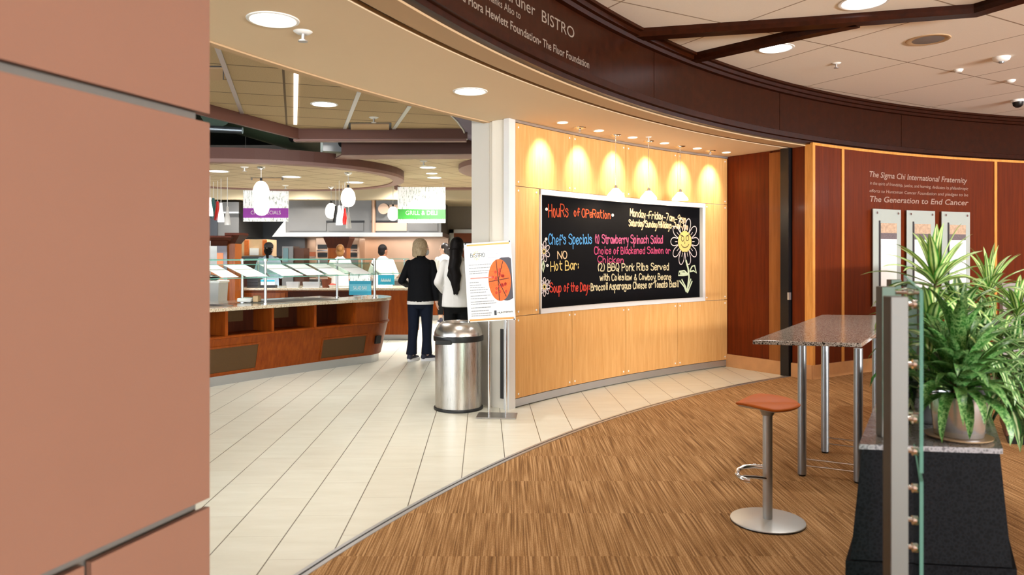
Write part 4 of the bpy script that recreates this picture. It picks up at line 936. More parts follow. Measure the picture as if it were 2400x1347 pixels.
# --- hot counter island behind, with cooks behind it
hc = thing('hot_counter', 'straight wooden service island with pale granite top behind the salad bar', 'counter', (-3.3, 13.4, 0))
MB().span(-4.82, -1.75, 12.95, 13.85, .1, .885).build('cabinet', 'counter_wood', hc, world=True); MB().span(-4.8, -1.8, 13.0, 13.8, 0, .1).build('toe_kick', 'toe_steel', hc, world=True)
MB().span(-4.86, -1.68, 12.86, 13.9, .885, .925).build('countertop', 'granite_counter', hc, bevel=.006, world=True)
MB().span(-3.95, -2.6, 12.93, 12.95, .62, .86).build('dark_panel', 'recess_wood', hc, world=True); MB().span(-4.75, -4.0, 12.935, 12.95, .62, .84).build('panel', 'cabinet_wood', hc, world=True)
MB().span(-3.75, -2.7, 13.1, 13.7, .925, .932).build('heated_well', 'steel_h', hc, world=True)
sg2 = thing('sneeze_guard', 'straight glass sneeze guard on the island in front of the cooks', 'sneeze guard', (-3.3, 13.4, .925))
MB().span(-4.8, -1.85, 13.2, 13.75, 1.43, 1.438).build('glass_shelf', 'glass_clear', sg2, world=True); MB().span(-4.8, -1.85, 13.19, 13.202, 1.428, 1.441).build('glass_edge', 'glass_edge', sg2, world=True)
MB().hexa([Vector(p) for p in ((-4.8, 13.0, 1.18), (-1.85, 13.0, 1.18), (-1.85, 13.006, 1.18), (-4.8, 13.006, 1.18), (-4.8, 13.2, 1.38), (-1.85, 13.2, 1.38), (-1.85, 13.206, 1.38), (-4.8, 13.206, 1.38))]).build('glass_pane', 'glass_clear', sg2, world=True)
MB().span(-4.8, -1.85, 12.992, 13.008, 1.172, 1.184).build('glass_edge', 'glass_edge', sg2, world=True)
for x in (-4.6, -3.5, -2.72, -1.95):
    b = MB().tube((x, 13.3, .925), (x, 13.3, 1.43), .016, n=12).build('post', 'alu', sg2, True, world=True)
    MB().lathe([(.034, 0), (.034, .02)], (x, 13.3, 1.42), n=16).build('clamp', 'chrome', b, True, world=True)
# things on the counters
def simple(name, lab, cat, mb, mat, group=None, **k):
    return tag(mb.build(name, mat, None, **k), lab, cat, group)
def pbx(x0, x1, y0, y1, Y, d=.25): a, b = PY(x0, y1, Y), PY(x1, y0, Y); return a.x, b.x, Y, Y+d, a.z, b.z
b = pbx(576, 607, 656, 680, 12.98); zz = .9255
for k in range(4):
    m = MB().rings([[Vector((b[0]+.02+e, b[2]+e, z)) for e in (0,)]+[Vector((b[1]-.02-e, b[2]+e, z)) for e in (0,)]+[Vector((b[1]-.02-e, b[3]-e, z)) for e in (0,)]+[Vector((b[0]+.02+e, b[3]-e, z)) for e in (0,)] for z, e in ((zz+k*.047, .02), (zz+k*.047+.043, 0))])
    simple('food_container', ['bottom', 'second from bottom', 'third from bottom', 'topmost'][k]+' dark grey food container in the stack on the island', 'food container', m, 'dark_grey', 'stacked dark containers')
t = thing('display_card', 'white card in a black holder beside the dark containers on the island', 'sign', (PY(625, 680, 12.95).x, 12.95, .925))
q = pbx(609, 645, 674, 681, 12.93, .12); MB().span(*q[:4], .9255, .975).build('holder', 'black', t, world=True)
q = pbx(611, 644, 655, 674, 12.96, .008); MB().span(q[0], q[1], q[2], q[3], .975, q[5]).build('card', 'white_paper', t, world=True); MB().span(q[0], q[1], q[2]-.002, q[2], q[5]-.035, q[5]-.005).build('header', 'cyan', t, world=True)
def tub(name, lab, x, y, Y, r, h, mat, z, cat='container'):
    p = PY(x, y, Y); t = thing(name, lab, cat, (p.x, Y, z)); MB().lathe([(r*.82, 0), (r, h), (r*1.06, h), (r*1.06, h-.012), (r*.95, h-.012), (r*.78, .01)], n=24).build('body', mat, t, True); return t
tub('plant_pot', 'brown terracotta crock on the island by the white fabric', 765, 660, 13.05, .085, .15, 'terracotta', .9255, 'crock')
t = tub('salad_bowl', 'small white bowl of red food on the island beside the brown crock', 780, 671, 13.02, .07, .05, 'white_plastic', .9255, 'bowl'); MB().ell((0, 0, .05), (.06, .06, .03)).build('food', 'pizza_red', t, True)
for k, (x, w) in enumerate(((686, 30), (730, 40))):
    a = PY(x-w/2, 676, 13.02); c = PY(x+w/2, 660, 13.02)
    simple('food_pan', ['square steel food pan on the island, nearer the white card', 'wide steel food pan on the island, nearer the brown crock'][k], 'food pan', MB().rings([[Vector((q0, y0, z)) for q0, y0 in ((a.x+e, 13.0+e), (c.x-e, 13.0+e), (c.x-e, 13.08-e), (a.x+e, 13.08-e))] for z, e in ((.926, .01), (1.03, 0), (1.03, .012), (.95, .012))]), 'alu', 'steel food pans')
simple('folded_towel', 'folded white towel on the salad bar beside the first steel post', 'towel', MB().span(*PZ(574, 706, .906).xy[:1], PZ(606, 706, .906).x, 9.18, 9.42, .9145, .965), 'white_cloth', bevel=.012)
simple('wooden_block', 'small tan wooden block on the salad bar beside the first steel post', 'block', MB().span(PZ(609, 706, .906).x, PZ(620, 706, .906).x, 9.2, 9.34, .9145, .99), 'tan_stucco', bevel=.006)

# --- left hand cabinet tower, tubs and sign
ct = thing('cabinet_tower', 'tall wooden cabinet tower with grey framed panel beside the salmon pier', 'cabinet', (-5.2, 12.5, 0))
MB().span(-5.75, -4.86, 12.5, 12.84, 0, 1.74).build('body', 'cabinet_wood', ct, world=True)
MB().span(-5.75, -4.85, 12.47, 12.5, .1, 1.66).build('front_frame', 'grey_frame', ct, world=True); MB().span(-5.6, -4.905, 12.455, 12.475, .3, 1.54).build('front_panel', 'salmon_edge', ct, world=True)
mb = MB(); mb.rings([[Vector((x, y, z)) for x, y in ((-5.75-e, 12.48-e), (-4.86+e, 12.48-e), (-4.86+e, 12.84), (-5.75-e, 12.84))] for z, e in ((1.66, .0), (1.70, .03), (1.74, .05), (1.76, .11), (1.80, .14), (1.83, .14))]); mb.build('cornice', 'recess_wood', ct, world=True)
MB().span(-4.86, -4.73, 12.53, 12.84, 0, 1.74).build('side_pillar', 'cabinet_wood', ct, world=True); mb = MB(); mb.rings([[Vector((x, y, z)) for x, y in ((-4.86, 12.53-e), (-4.73+e, 12.53-e), (-4.73+e, 12.84), (-4.86, 12.84))] for z, e in ((1.70, 0), (1.74, .03), (1.84, .12), (1.88, .12))]); mb.build('pillar_cornice', 'recess_wood', ct, world=True)
p = PY(498, 607, 11.2); t = thing('stand_sign', 'blank white notice on a thin rod by the cabinet tower', 'sign', (p.x, 11.2, 0)); MB().span(-.09, .065, 0, .006, 1.31, 1.64).build('notice', 'white_paper', t); MB().tube((-.04, .014, 0), (-.04, .014, 1.72), .008).build('rod', 'alu', t); MB().lathe([(.12, 0), (.12, .015), (.01, .02)], n=24).build('base', 'alu', t)
p = PY(495, 705, 11.0); t = thing('grey_tub', 'tall pale grey tapered bin behind the salad bar at the salmon pier', 'bin', (p.x, 11.0, 0)); mb = MB(); mb.rings([[Vector((sx*w, sy*w, z)) for sx, sy in ((-1, -1), (1, -1), (1, 1), (-1, 1))] for z, w in ((0, .13), (1.09, .185), (1.09, .165), (.3, .12))]); mb.build('body', 'grey_tub', t)
MB().span(-.2, .2, -.2, .2, 1.09, 1.125).build('lid', 'white_plastic', t, bevel=.01); MB().ell((-.02, 0, 1.16), (.14, .14, .05)).build('black_bag', 'black', t, True)

# --- kitchen back wall
hd = thing('exhaust_hood', 'wide stainless steel exhaust hood along the kitchen back wall', 'exhaust hood', (-3.5, 18.2, 1.95))
MB().span(-5.48, -1.72, 17.8, 19.6, 2.05, 2.83).build('canopy', 'hood_steel', hd, world=True)
MB().span(-5.52, -1.68, 17.74, 19.6, 1.95, 2.05).build('lip', 'steel_h', hd, world=True)
for x0, x1, m_ in ((-4.45, -3.6, 'hood_steel'), (-3.4, -2.55, 'warm_steel'), (-2.5, -1.8, 'hood_steel'), (-5.4, -4.5, 'hood_steel')): MB().span(x0, x1, 17.775, 17.8, 2.09, 2.29).build('filter_panel', m_, hd, world=True)
for x0, x1 in ((-4.5, -3.58), (-3.42, -2.53)): MB().span(x0, x1, 17.77, 17.8, 2.29, 2.34).build('slot', 'black', hd, world=True)
MB().tube((-3.1, 17.7, 2.62), (-3.1, 17.8, 2.62), .13, n=24).build('duct_collar', 'warm_steel', hd, True, world=True); MB().span(-2.96, -2.35, 17.72, 17.8, 2.5, 2.72).build('junction_box', 'warm_steel', hd, world=True); MB().tube((-3.35, 17.76, 2.05), (-3.35, 17.76, 2.83), .05, n=14).build('pipe', 'warm_steel', hd, True, world=True)
mb = MB(); mb.prism([(0, 0), (.33, 0), (.33, .42)], 0, .03); mb.v = [Vector((-5.82+p.x, 17.8+p.z, 1.95+p.y)) for p in mb.v]; mb.build('side_skirt', 'pale_metal', hd, world=True)
hd2 = thing('exhaust_hood', 'smaller stainless hood above the cabinet tower beside the purple sign', 'exhaust hood', (-7.0, 17.9, 1.9))
MB().span(-8.4, -6.55, 17.6, 19.5, 1.95, 2.78).build('canopy', 'hood_steel', hd2, world=True); MB().span(-8.4, -7.05, 17.55, 17.6, 1.95, 2.80).build('dark_panel', 'dark_grey', hd2, world=True); MB().span(-7.05, -6.52, 17.5, 17.6, 2.5, 2.54).build('rail', 'alu', hd2, world=True)
struct(MB().span(-11.8, 1.2, 17.5, 20, 2.83, 3.35).build('wall_bulkhead', 'bulkhead_paint'))
MBk = MB().span(-6.6, -1.7, 19.55, 19.7, .9, 2.0).build('wall_splashback', 'warm_steel'); struct(MBk)
struct(MB().span(-8.5, -5.45, 19.3, 19.5, 1.0, 2.83).build('wall_recess', 'dark_grey'))
o = sroot('door_1'); MB().span(-1.58, -.55, 19.93, 20, 0, 2.1).build('leaf', 'rust_pot', o, world=True); MB().span(-1.70, -1.58, 19.9, 20, 0, 2.2).build('frame', 'pale_metal', o, world=True); MB().span(-1.70, -.4, 19.9, 20, 2.1, 2.2).build('frame', 'pale_metal', o, world=True); MB().span(-1.3, -1.0, 19.91, 19.94, 1.45, 1.85).build('vision_panel', 'black', o, world=True)
bk = thing('cook_line', 'long stainless cooking line under the exhaust hoods', 'counter', (-4.4, 18.2, 0)); MB().span(-8.0, -1.8, 17.9, 18.7, .08, .88).build('cabinet', 'hood_steel', bk, world=True); MB().span(-8.02, -1.78, 17.86, 18.74, .88, .92).build('worktop', 'steel_h', bk, world=True); MB().span(-8, -1.8, 18, 18.7, 0, .08).build('toe_kick', 'black', bk, world=True)
gc = thing('grill_counter', 'wooden grill counter with granite top beyond the two customers in white', 'counter', (-1.0, 16.9, 0)); MB().span(-2.0, .9, 16.9, 17.7, .12, .88).build('cabinet', 'counter_wood', gc, world=True); MB().span(-2.05, .95, 16.84, 17.75, .88, .92).build('countertop', 'granite_counter', gc, world=True); MB().span(-2, .9, 16.95, 17.7, 0, .12).build('toe_kick', 'toe_steel', gc, world=True); MB().span(-2, .9, 16.885, 16.9, .5, .53).build('rail', 'trim_wood', gc, world=True)
for k, (x, h, lab) in enumerate(((1004, .2, 'pale bottle on the grill counter nearest the woman in black'), (1018, .26, 'taller pale green bottle on the grill counter'))):
    p = PY(x, 650, 16.95); simple('sauce_bottle', lab, 'bottle', MB().lathe([(.001, 0), (.04, 0), (.042, h*.6), (.015, h*.8), (.014, h), (.001, h)], (p.x, 17.0, .921), n=16), 'mint_bottle' if False else 'chalk_mint', 'bottles on the grill counter', smooth=True)
def oven(x0, x1, Y, lab):
    a, b = PY(x0, 602, Y), PY(x1, 560, Y); t = thing('oven', lab, 'oven', ((a.x+b.x)/2, Y, .92), 0, 'stacked steel ovens'); W_ = b.x-a.x
    MB().span(a.x, b.x, Y, Y+.7, .92, b.z+.03).build('body', 'warm_steel', t, bevel=.01, world=True)
    for z0 in (1.46, 1.66): MB().span(a.x+.05, b.x-.05, Y-.02, Y, z0, z0+.10).build('window', 'black', t, world=True)
    MB().span(a.x+.04, b.x-.04, Y-.05, Y-.03, 1.60, 1.625).build('handle', 'chrome', t, world=True); MB().span(a.x+.03, b.x-.03, Y-.02, Y, 1.0, 1.42).build('lower_door', 'hood_steel', t, world=True)
oven(740, 772, 17.92, 'steel oven on the near side of the brown wooden post'); oven(804, 842, 17.92, 'steel oven on the far side of the brown wooden post')
wp = thing('wooden_post', 'square brown wooden post with flared top behind the ginger haired cook', 'post', (-3.93, 16.6, 0)); MB().span(-4.14, -3.72, 16.5, 16.9, 0, 1.72).build('shaft', 'cabinet_wood', wp, world=True)
mb = MB(); mb.rings([[Vector((x, y, z)) for x, y in ((-4.14-e, 16.5-e), (-3.72+e, 16.5-e), (-3.72+e, 16.9+e), (-4.14-e, 16.9+e))] for z, e in ((1.66, 0), (1.72, .02), (1.88, .08), (1.92, .08))]); mb.build('cornice', 'recess_wood', wp, world=True)
po = thing('pizza_oven', 'tan pizza oven with orange brick strips on a black worktop', 'oven', (-5.9, 16.8, 0))
mb = MB(); z0, z1 = 1.475, 1.86; mb.prism([(-6.3, z0), (-5.55, z0), (-5.55, z1), (-6.18, z1), (-6.3, z1-.12)], 16.6, 17.3); mb.v = [Vector((p.x, p.z, p.y)) for p in mb.v]; mb.build('body', 'tan_stucco', po, world=True)
for x in (-6.05, -5.64): MB().span(x, x+.1, 16.58, 16.6, z0+.02, z1-.02).build('brick_strip', 'brick_orange', po, world=True)
MB().span(-5.92, -5.72, 16.56, 16.6, 1.50, 1.66).build('notice', 'white_paper', po, world=True); MB().span(-6.35, -5.3, 16.5, 17.3, 1.40, 1.475).build('worktop', 'black', po, world=True); MB().span(-6.3, -5.35, 16.55, 17.3, 0, 1.40).build('base', 'recess_wood', po, world=True)
t = thing('warming_cabinet', 'small steel warming cabinet beside the cook in the blue gown', 'cabinet', (-5.1, 16.7, 0)); MB().span(-5.2, -4.95, 16.6, 17.1, 0, 1.7).build('body', 'hood_steel', t, world=True); MB().span(-5.17, -5.06, 16.58, 16.6, 1.35, 1.66).build('door', 'teal_glass', t, world=True); MB().span(-4.95, -4.72, 16.65, 17.1, 0, 1.66).build('side_panel', 'mid_brown', t, world=True)
for k, (x0, x1, lab) in enumerate(((681, 704, 'wooden bread basket on the cooking line nearer the blue gowned cook'), (717, 741, 'wooden bread basket on the cooking line nearer the ovens'))):
    a = PY(x0, 600, 18.0); b = PY(x1, 591, 18.0); simple('bread_basket', lab, 'basket', MB().rings([[Vector((x, y, z)) for x, y in ((a.x+e, 18.0+e), (b.x-e, 18.0+e), (b.x-e, 18.3-e), (a.x+e, 18.3-e))] for z, e in ((1.47, .03), (1.58, 0), (1.58, .02), (1.50, .04))]), 'rust_pot', 'bread baskets')
t = thing('back_shelf', 'steel shelf holding two wooden baskets behind the cooks', 'shelf', (-4.9, 18.1, 0)); MB().span(-5.6, -4.75, 17.95, 18.4, 1.44, 1.468).build('board', 'steel_h', t, world=True)
for x in (-5.55, -4.8): MB().span(x, x+.03, 18.3, 18.35, .92, 1.44).build('upright', 'alu', t, world=True)
# hanging signs
def hsign(x0, x1, y0, y1, Y, band, mat, txt, lab, skew=.06):
    a, b = PY(x0, y1, Y), PY(x1, y0, Y); t = thing('hanging_sign', lab, 'sign', ((a.x+b.x)/2, Y, a.z)); h = b.z-a.z; ct_ = (a.x+b.x)/2
    MB().span(a.x, b.x, Y, Y+.02, a.z, b.z).build('panel', 'sign_print_glow', t, world=True); MB().span(a.x, b.x, Y-.006, Y, a.z+h*band[0], a.z+h*band[1]).build('band', mat, t, world=True)
    fonttext(txt, h*.17, 'lettering', 'white_paper', t, Matrix.Translation((ct_, Y-.009, a.z+h*(band[0]+.11))) @ Matrix.Rotation(math.pi/2, 4, 'X'), (b.x-a.x)*.66)
    for x in (a.x+.05, b.x-.05): MB().tube((x, Y+.01, b.z), (x, Y+.01, 4.5), .004, n=6).build('wire', 'alu', t, world=True)
hsign(570, 676, 446, 519, 15.6, (.12, .43), 'purple', 'CHEF SPECIALS', 'hanging white sign with a purple band')
hsign(932, 1044, 438, 522, 14.6, (.11, .38), 'green', 'GRILL & DELI', 'hanging white sign with a green band')

# ------------------------------------------------------------------ servery ceilings
struct(MB().prism([(-3.60, 7.7), (-2.86, 9.85), (-.45, 9.85), (-.1, 7.6), (-.6, 6.6), (-2.0, 4.4), (-5.2, 3.4), (-5.2, 6.4)], 3.2, 3.26).build('ceiling_cloud', 'serve_tile'))
o = sroot('ceiling_edge')
def wallseg(p, q, z0, z1, th=.05):
    d = (Vector(q)-Vector(p)).normalized(); n = Vector((-d.y, d.x))*th; P = [Vector(p), Vector(q), Vector(q)+n, Vector(p)+n]
    return MB().prism([(v.x, v.y) for v in P], z0, z1)
wallseg((-5.2, 6.4), (-3.60, 7.7), 3.06, 3.3).build('fascia', 'cloud_brown', o); wallseg((-3.60, 7.7), (-2.86, 9.87), 3.06, 3.3).build('fascia', 'cloud_brown', o); wallseg((-2.9, 9.85), (-.6, 9.85), 3.07, 3.3).build('fascia', 'cloud_brown', o)
MB().span(-2.95, -.62, 9.9, 10.02, 3.04, 3.11).build('edge_rail', 'cloud_mauve', o)
# white slots between the tiles of that ceiling
for k, (p, q) in enumerate((((508, 106), (567, 264)), ((694, 172), (692, 290)), ((842, 214), (808, 300)), ((960, 248), (921, 304)))):
    a, b = PZ(*p, 3.2), PZ(*q, 3.2); d = (b-a).normalized(); n = Vector((-d.y, d.x, 0))*.022; z = Vector((0, 0, -.012))
    o = MB().hexa([a-n+z, b-n+z, b+n+z, a+n+z, a-n, b-n, b+n, a+n]).build('linear_slot', ['alu', 'strip_glow', 'white_alu', 'white_alu'][k]); tag(o, ['metal ceiling slot crossing the square air vent by the salmon pier', 'bright white lit ceiling slot, the brightest strip in the tan tiles', 'pale ceiling strip just past the round downlight', 'pale ceiling strip beyond the long rectangular air vent'][k], 'ceiling strip')
def vent(name, lab, x0, x1, y0, y1, z):
    p = [PZ(x0, y0, z), PZ(x1, y0, z), PZ(x1, y1, z), PZ(x0, y1, z)]; c = sum(p, Vector())/4; t = thing(name, lab, 'air vent', tuple(c)); dz = Vector((0, 0, -.02))
    MB().hexa([c+(q-c)*1.12+dz*.3 for q in p]+[c+(q-c)*1.12 for q in p]).build('frame', 'dark_grey', t, world=True); MB().hexa([c+(q-c)+dz for q in p]+[c+(q-c)+dz*.2 for q in p]).build('panel', 'soffit_lip', t, world=True)
vent('air_vent', 'long rectangular air vent in the tan tiles', 822, 912, 288, 302, 3.2); vent('air_vent', 'square air vent in the tan tiles against the salmon pier', 470, 522, 156, 184, 3.2)
downlight('ceiling_light', 'round downlight among the tan tiles between the lit slot and the long vent', PZ(760, 244, 3.2), .135, 260, 'servery downlights', 'lamp_cool', (1, .97, .94))
sprinkler(PZ(876, 275, 3.2), 'sprinkler head in the tan tiles just before the long vent', 1.3)
# round cloud ceiling with mauve ring, hung lower
RCX, RCY, RR, RZ = -4.35, 12.95, 2.42, 2.84
def ringarc(R0, R1, z0, z1, a0=-180, a1=180, n=72):
    m = MB(); rs = []
    for i in range(n+1):
        a = D(a0+(a1-a0)*i/n); c, s_ = math.cos(a), math.sin(a); rs.append([Vector((RCX+R*c, RCY+R*s_, z)) for R, z in ((R0, z0), (R1, z0), (R1, z1), (R0, z1))])
    return m.rings(rs)
o = sroot('ceiling_ring')
m = MB(); m.prism([(RCX+(RR-.18)*math.cos(2*math.pi*i/64), RCY+(RR-.18)*math.sin(2*math.pi*i/64)) for i in range(64)], RZ+.02, RZ+.06); m.build('tiles', 'cloud_tile', o)
ringarc(RR-.2, RR, RZ, RZ+.05).build('soffit', 'cloud_mauve', o); ringarc(RR-.03, RR, RZ+.05, RZ+.21).build('fascia', 'cloud_brown', o)
o = sroot('ceiling_wedge')
m = MB(); m.prism([(-2.75, 11.2), (1.1, 11.0), (1.1, 16.4), (-2.4, 16.4)], 3.0, 3.05); m.build('tiles', 'cloud_tile', o)
m = MB(); m.prism([(-2.5, 10.75), (1.1, 10.55), (1.1, 10.6), (-2.5, 10.8)], 2.97, 3.17); m.build('fascia', 'cloud_brown', o)
m = MB(); m.prism([(-2.5, 10.78), (1.1, 10.58), (1.1, 11.1), (-2.75, 11.3)], 2.97, 2.99); m.build('soffit', 'cloud_mauve', o)
MB().span(-2.6, 1.1, 16.2, 16.5, 2.96, 3.15).build('fascia', 'cloud_mauve', o)
o = sroot('ceiling_disc')
m = MB(); m.lathe([(.001, 2.9), (1.75, 2.9), (1.78, 2.92), (1.78, 3.08), (.001, 3.08)], (.88, 12.4, 0), n=64); m.build('disc', 'cloud_mauve', o, True)
o = sroot('ceiling_curve'); m = MB()
q = [PZ(x, y, 3.15) for x, y in ((1022, 252), (1052, 264), (1072, 284), (1086, 304), (1094, 326), (1130, 340), (1160, 290), (1100, 262))]
m.prism([(p.x, p.y) for p in q], 3.15, 3.19); m.build('purple_soffit', 'purple_paint', o)
MB().path([p+Vector((0, 0, -.004)) for p in q[:5]], .012, 8).build('edge_bead', 'white_alu', o)
ring_l = ((512, 401, 'round downlight in the hanging round ceiling, against the salmon pier'), (683, 414, 'round downlight in the hanging round ceiling between the two front egg pendants'), (832, 427, 'round downlight in the hanging round ceiling near its rounded tip'))
for x, y, lab in ring_l: downlight('ceiling_light', lab, PZ(x, y, RZ+.02), .15, 220, 'servery downlights', 'lamp_cool', (1, .97, .94))
for x, y, lab in ((1003, 392, 'round downlight in the rear tile ceiling, the nearest of three above the green sign'), (1012, 406, 'middle and smallest downlight of three above the green sign'), (1018, 416, 'rearmost downlight of three above the green sign')): downlight('ceiling_light', lab, PZ(x, y, 3.0), .13 if y != 406 else .10, 180, 'servery downlights', 'lamp_cool', (1, .97, .94))
vent('air_vent', 'dark slotted air vent in the hanging round ceiling', 592, 660, 416, 421, RZ+.02)
for x, y, z, lab in ((573, 391, RZ+.02, 'double sprinkler head in the round ceiling behind the front fascia'), (669, 434, RZ+.02, 'sprinkler head at the back edge of the round ceiling'), (993, 377, 3.0, 'sprinkler head over the three downlights of the rear ceiling')): sprinkler(PZ(x, y, z), lab, 1.4)
lamp('kitchen_light', 'AREA', (-4, 18.9, 1.93), 30, (1, .86, .72), 3.6, (0, 0, 0), sizey=.3)
for x, y in ((-6.4, 16.6), (-4.9, 16.7), (-2.5, 16.9), (-.8, 15.5), (-7.5, 13.5), (-1.0, 13.3)): lamp('kitchen_downlight', 'SPOT', (x, y, 3.3 if y > 16.5 else 2.98), 330, (1, .97, .93), .12, spot=140, blend=.8)
# ducts in the dark plenum
def duct(lab, p, q, r, mat='duct'): tag(MB().tube(p, q, r, n=20).build('air_duct', mat, None, True), lab, 'duct', None)
duct('fat green grey air duct above the hanging round ceiling', (-4.5, 11.2, 3.75), (-3.9, 15.5, 3.8), .3); duct('slanted dark bar brace above the round ceiling', (-3.3, 11, 3.25), (-2.6, 12.8, 4.2), .06, 'black_metal'); duct('second slanted dark brace nearer the pale duct box', (-2.6, 11.2, 3.2), (-1.9, 13.2, 4.2), .06, 'black_metal')
duct('horizontal green grey duct over the rear ceiling', (-2.6, 13.5, 3.8), (1.0, 13.5, 3.8), .28); duct('narrow grey conduit crossing over the round ceiling', (-6, 10.7, 3.42), (-4.0, 10.9, 3.35), .05, 'grey_metal')
simple('duct_box', 'pale square duct box between the two ceiling fascias', 'duct', MB().box((-2.75, 11.6, 3.32), (.5, .4, .42), D(20)), 'white_alu')
lamp('plenum_glow', 'POINT', (-3.2, 12.4, 3.35), 10, (.85, 1, .9), .2)
# egg pendants and bottle pendants
def egg(x, yt, yb, Y, top, lab):
    a, b = PY(x, yb, Y), PY(x, yt, Y); h = b.z-a.z; t = thing('egg_pendant', lab, 'pendant lamp', (a.x, Y, top), 0, 'white egg pendants')
    z0 = a.z-top; r = h*.37
    MB().lathe([(.001+r*math.sin(math.pi*k/16)**.85*(1+.08*math.cos(math.pi*k/16)), z0+h*(.5-.5*math.cos(math.pi*k/16))) for k in range(17)], n=24).build('globe', 'egg_glow', t, True)
    MB().tube((0, 0, z0+h), (0, 0, -.02), .005, n=8).build('cord', 'alu', t); MB().lathe([(.001, z0+h+.05), (.018, z0+h+.05), (.02, z0+h-.01)], n=12).build('socket', 'black', t, True)
    MB().lathe([(.001, -.05), (.03, -.045), (.06, -.015), (.065, 0)], n=20).build('canopy', 'chrome', t, True)
egg(612, 424, 474, 11.3, RZ+.02, 'nearest white egg pendant, in front of the purple sign')
egg(613, 458, 505, 13.6, RZ+.02, 'second white egg pendant, overlapping the purple band')
egg(816, 440, 485, 12.1, RZ+.02, 'white egg pendant under the tip of the round ceiling'); egg(776, 476, 512, 14.6, RZ+.02, 'white egg pendant beside the bottle shaped lamps'); egg(921, 484, 517, 15.2, 3.0, 'white egg pendant touching the green sign')
for x, yt, yb, Y, mat, lab in ((492, 463, 506, 12.6, 'shade_white', 'white bottle pendant at the salmon pier, the nearest one there'), (500, 464, 510, 13.6, 'teal_glass', 'teal bottle pendant beside the cabinet tower'), (510, 472, 516, 13.4, 'red_glass', 'red bottle pendant above the cabinet tower'), (518, 476, 520, 13.0, 'shade_white', 'white bottle pendant between the red and the clear one'), (533, 484, 527, 12.8, 'cone_clear', 'clear bottle pendant at the end of its row'),
        (787, 482, 520, 14.2, 'black', 'black bottle pendant half hidden by the egg pendant'), (795, 482, 527, 13.4, 'shade_white', 'white bottle pendant next to the black one'), (803, 482, 524, 14.2, 'shade_white', 'white bottle pendant behind the red one'), (808, 488, 526, 13.6, 'red_glass', 'red bottle pendant hanging below the egg pendant'), (817, 496, 535, 13.0, 'cone_clear', 'clear bottle pendant below the egg pendant')):
    a, b = PY(x, yb, Y), PY(x, yt, Y); h = b.z-a.z; t = thing('bottle_pendant', lab, 'pendant lamp', (a.x, Y, RZ), 0, 'coloured bottle pendants'); z0 = a.z-RZ; r = h*.17
    MB().lathe([(r, z0), (r*1.02, z0+h*.06), (r*.8, z0+h*.4), (r*.42, z0+h*.75), (r*.36, z0+h), (.001, z0+h)], n=18, cap=False).build('shade', mat, t, True)
    MB().tube((0, 0, z0+h), (0, 0, .02), .006, n=6).build('cord', 'white_alu', t)

# ================================================================== PEOPLE
def hand(mb, w, d, side, curl=.5):
    """palm, four bent fingers and a thumb leaving the side of the palm; w wrist, d direction of the hand"""
    d = Vector(d).normalized(); s = Vector(side); s = (s-d*s.dot(d)).normalized(); n = d.cross(s)
    w = Vector(w)
    mb.cap(w, w+d*.03, .022, .026, 10)
    for k, L in enumerate((.068, .076, .071, .056)):
        o = (k-1.5)*.0215; b = w+d*.075+s*o; m = w+d*(.075+L*.5)+s*o*1.12+n*(curl*.014); e = w+d*(.075+L*.5+L*.5*(1-curl*.4))+s*o*1.15+n*(curl*.045)
        mb.cap(w+d*.02+s*o*.7, b, .0125, .0115, 8); mb.cap(b, m, .0088, .0082, 8); mb.cap(m, e, .008, .0068, 8)
    tb = w+d*.03-s*.028; mb.cap(w+d*.02-s*.012, tb+d*.012-s*.006, .0125, .011, 8); mb.cap(tb+d*.012-s*.006, tb+d*.042-s*.02+n*.012, .010, .0085, 8); mb.cap(tb+d*.042-s*.02+n*.012, tb+d*.068-s*.022+n*.026, .0085, .007, 8)
def loft(mb, rows, n=24):
    return mb.rings([[Vector((cx+rx*math.cos(2*math.pi*i/n), cy+ry*math.sin(2*math.pi*i/n), z)) for i in range(n)] for z, rx, ry, cx, cy in rows])
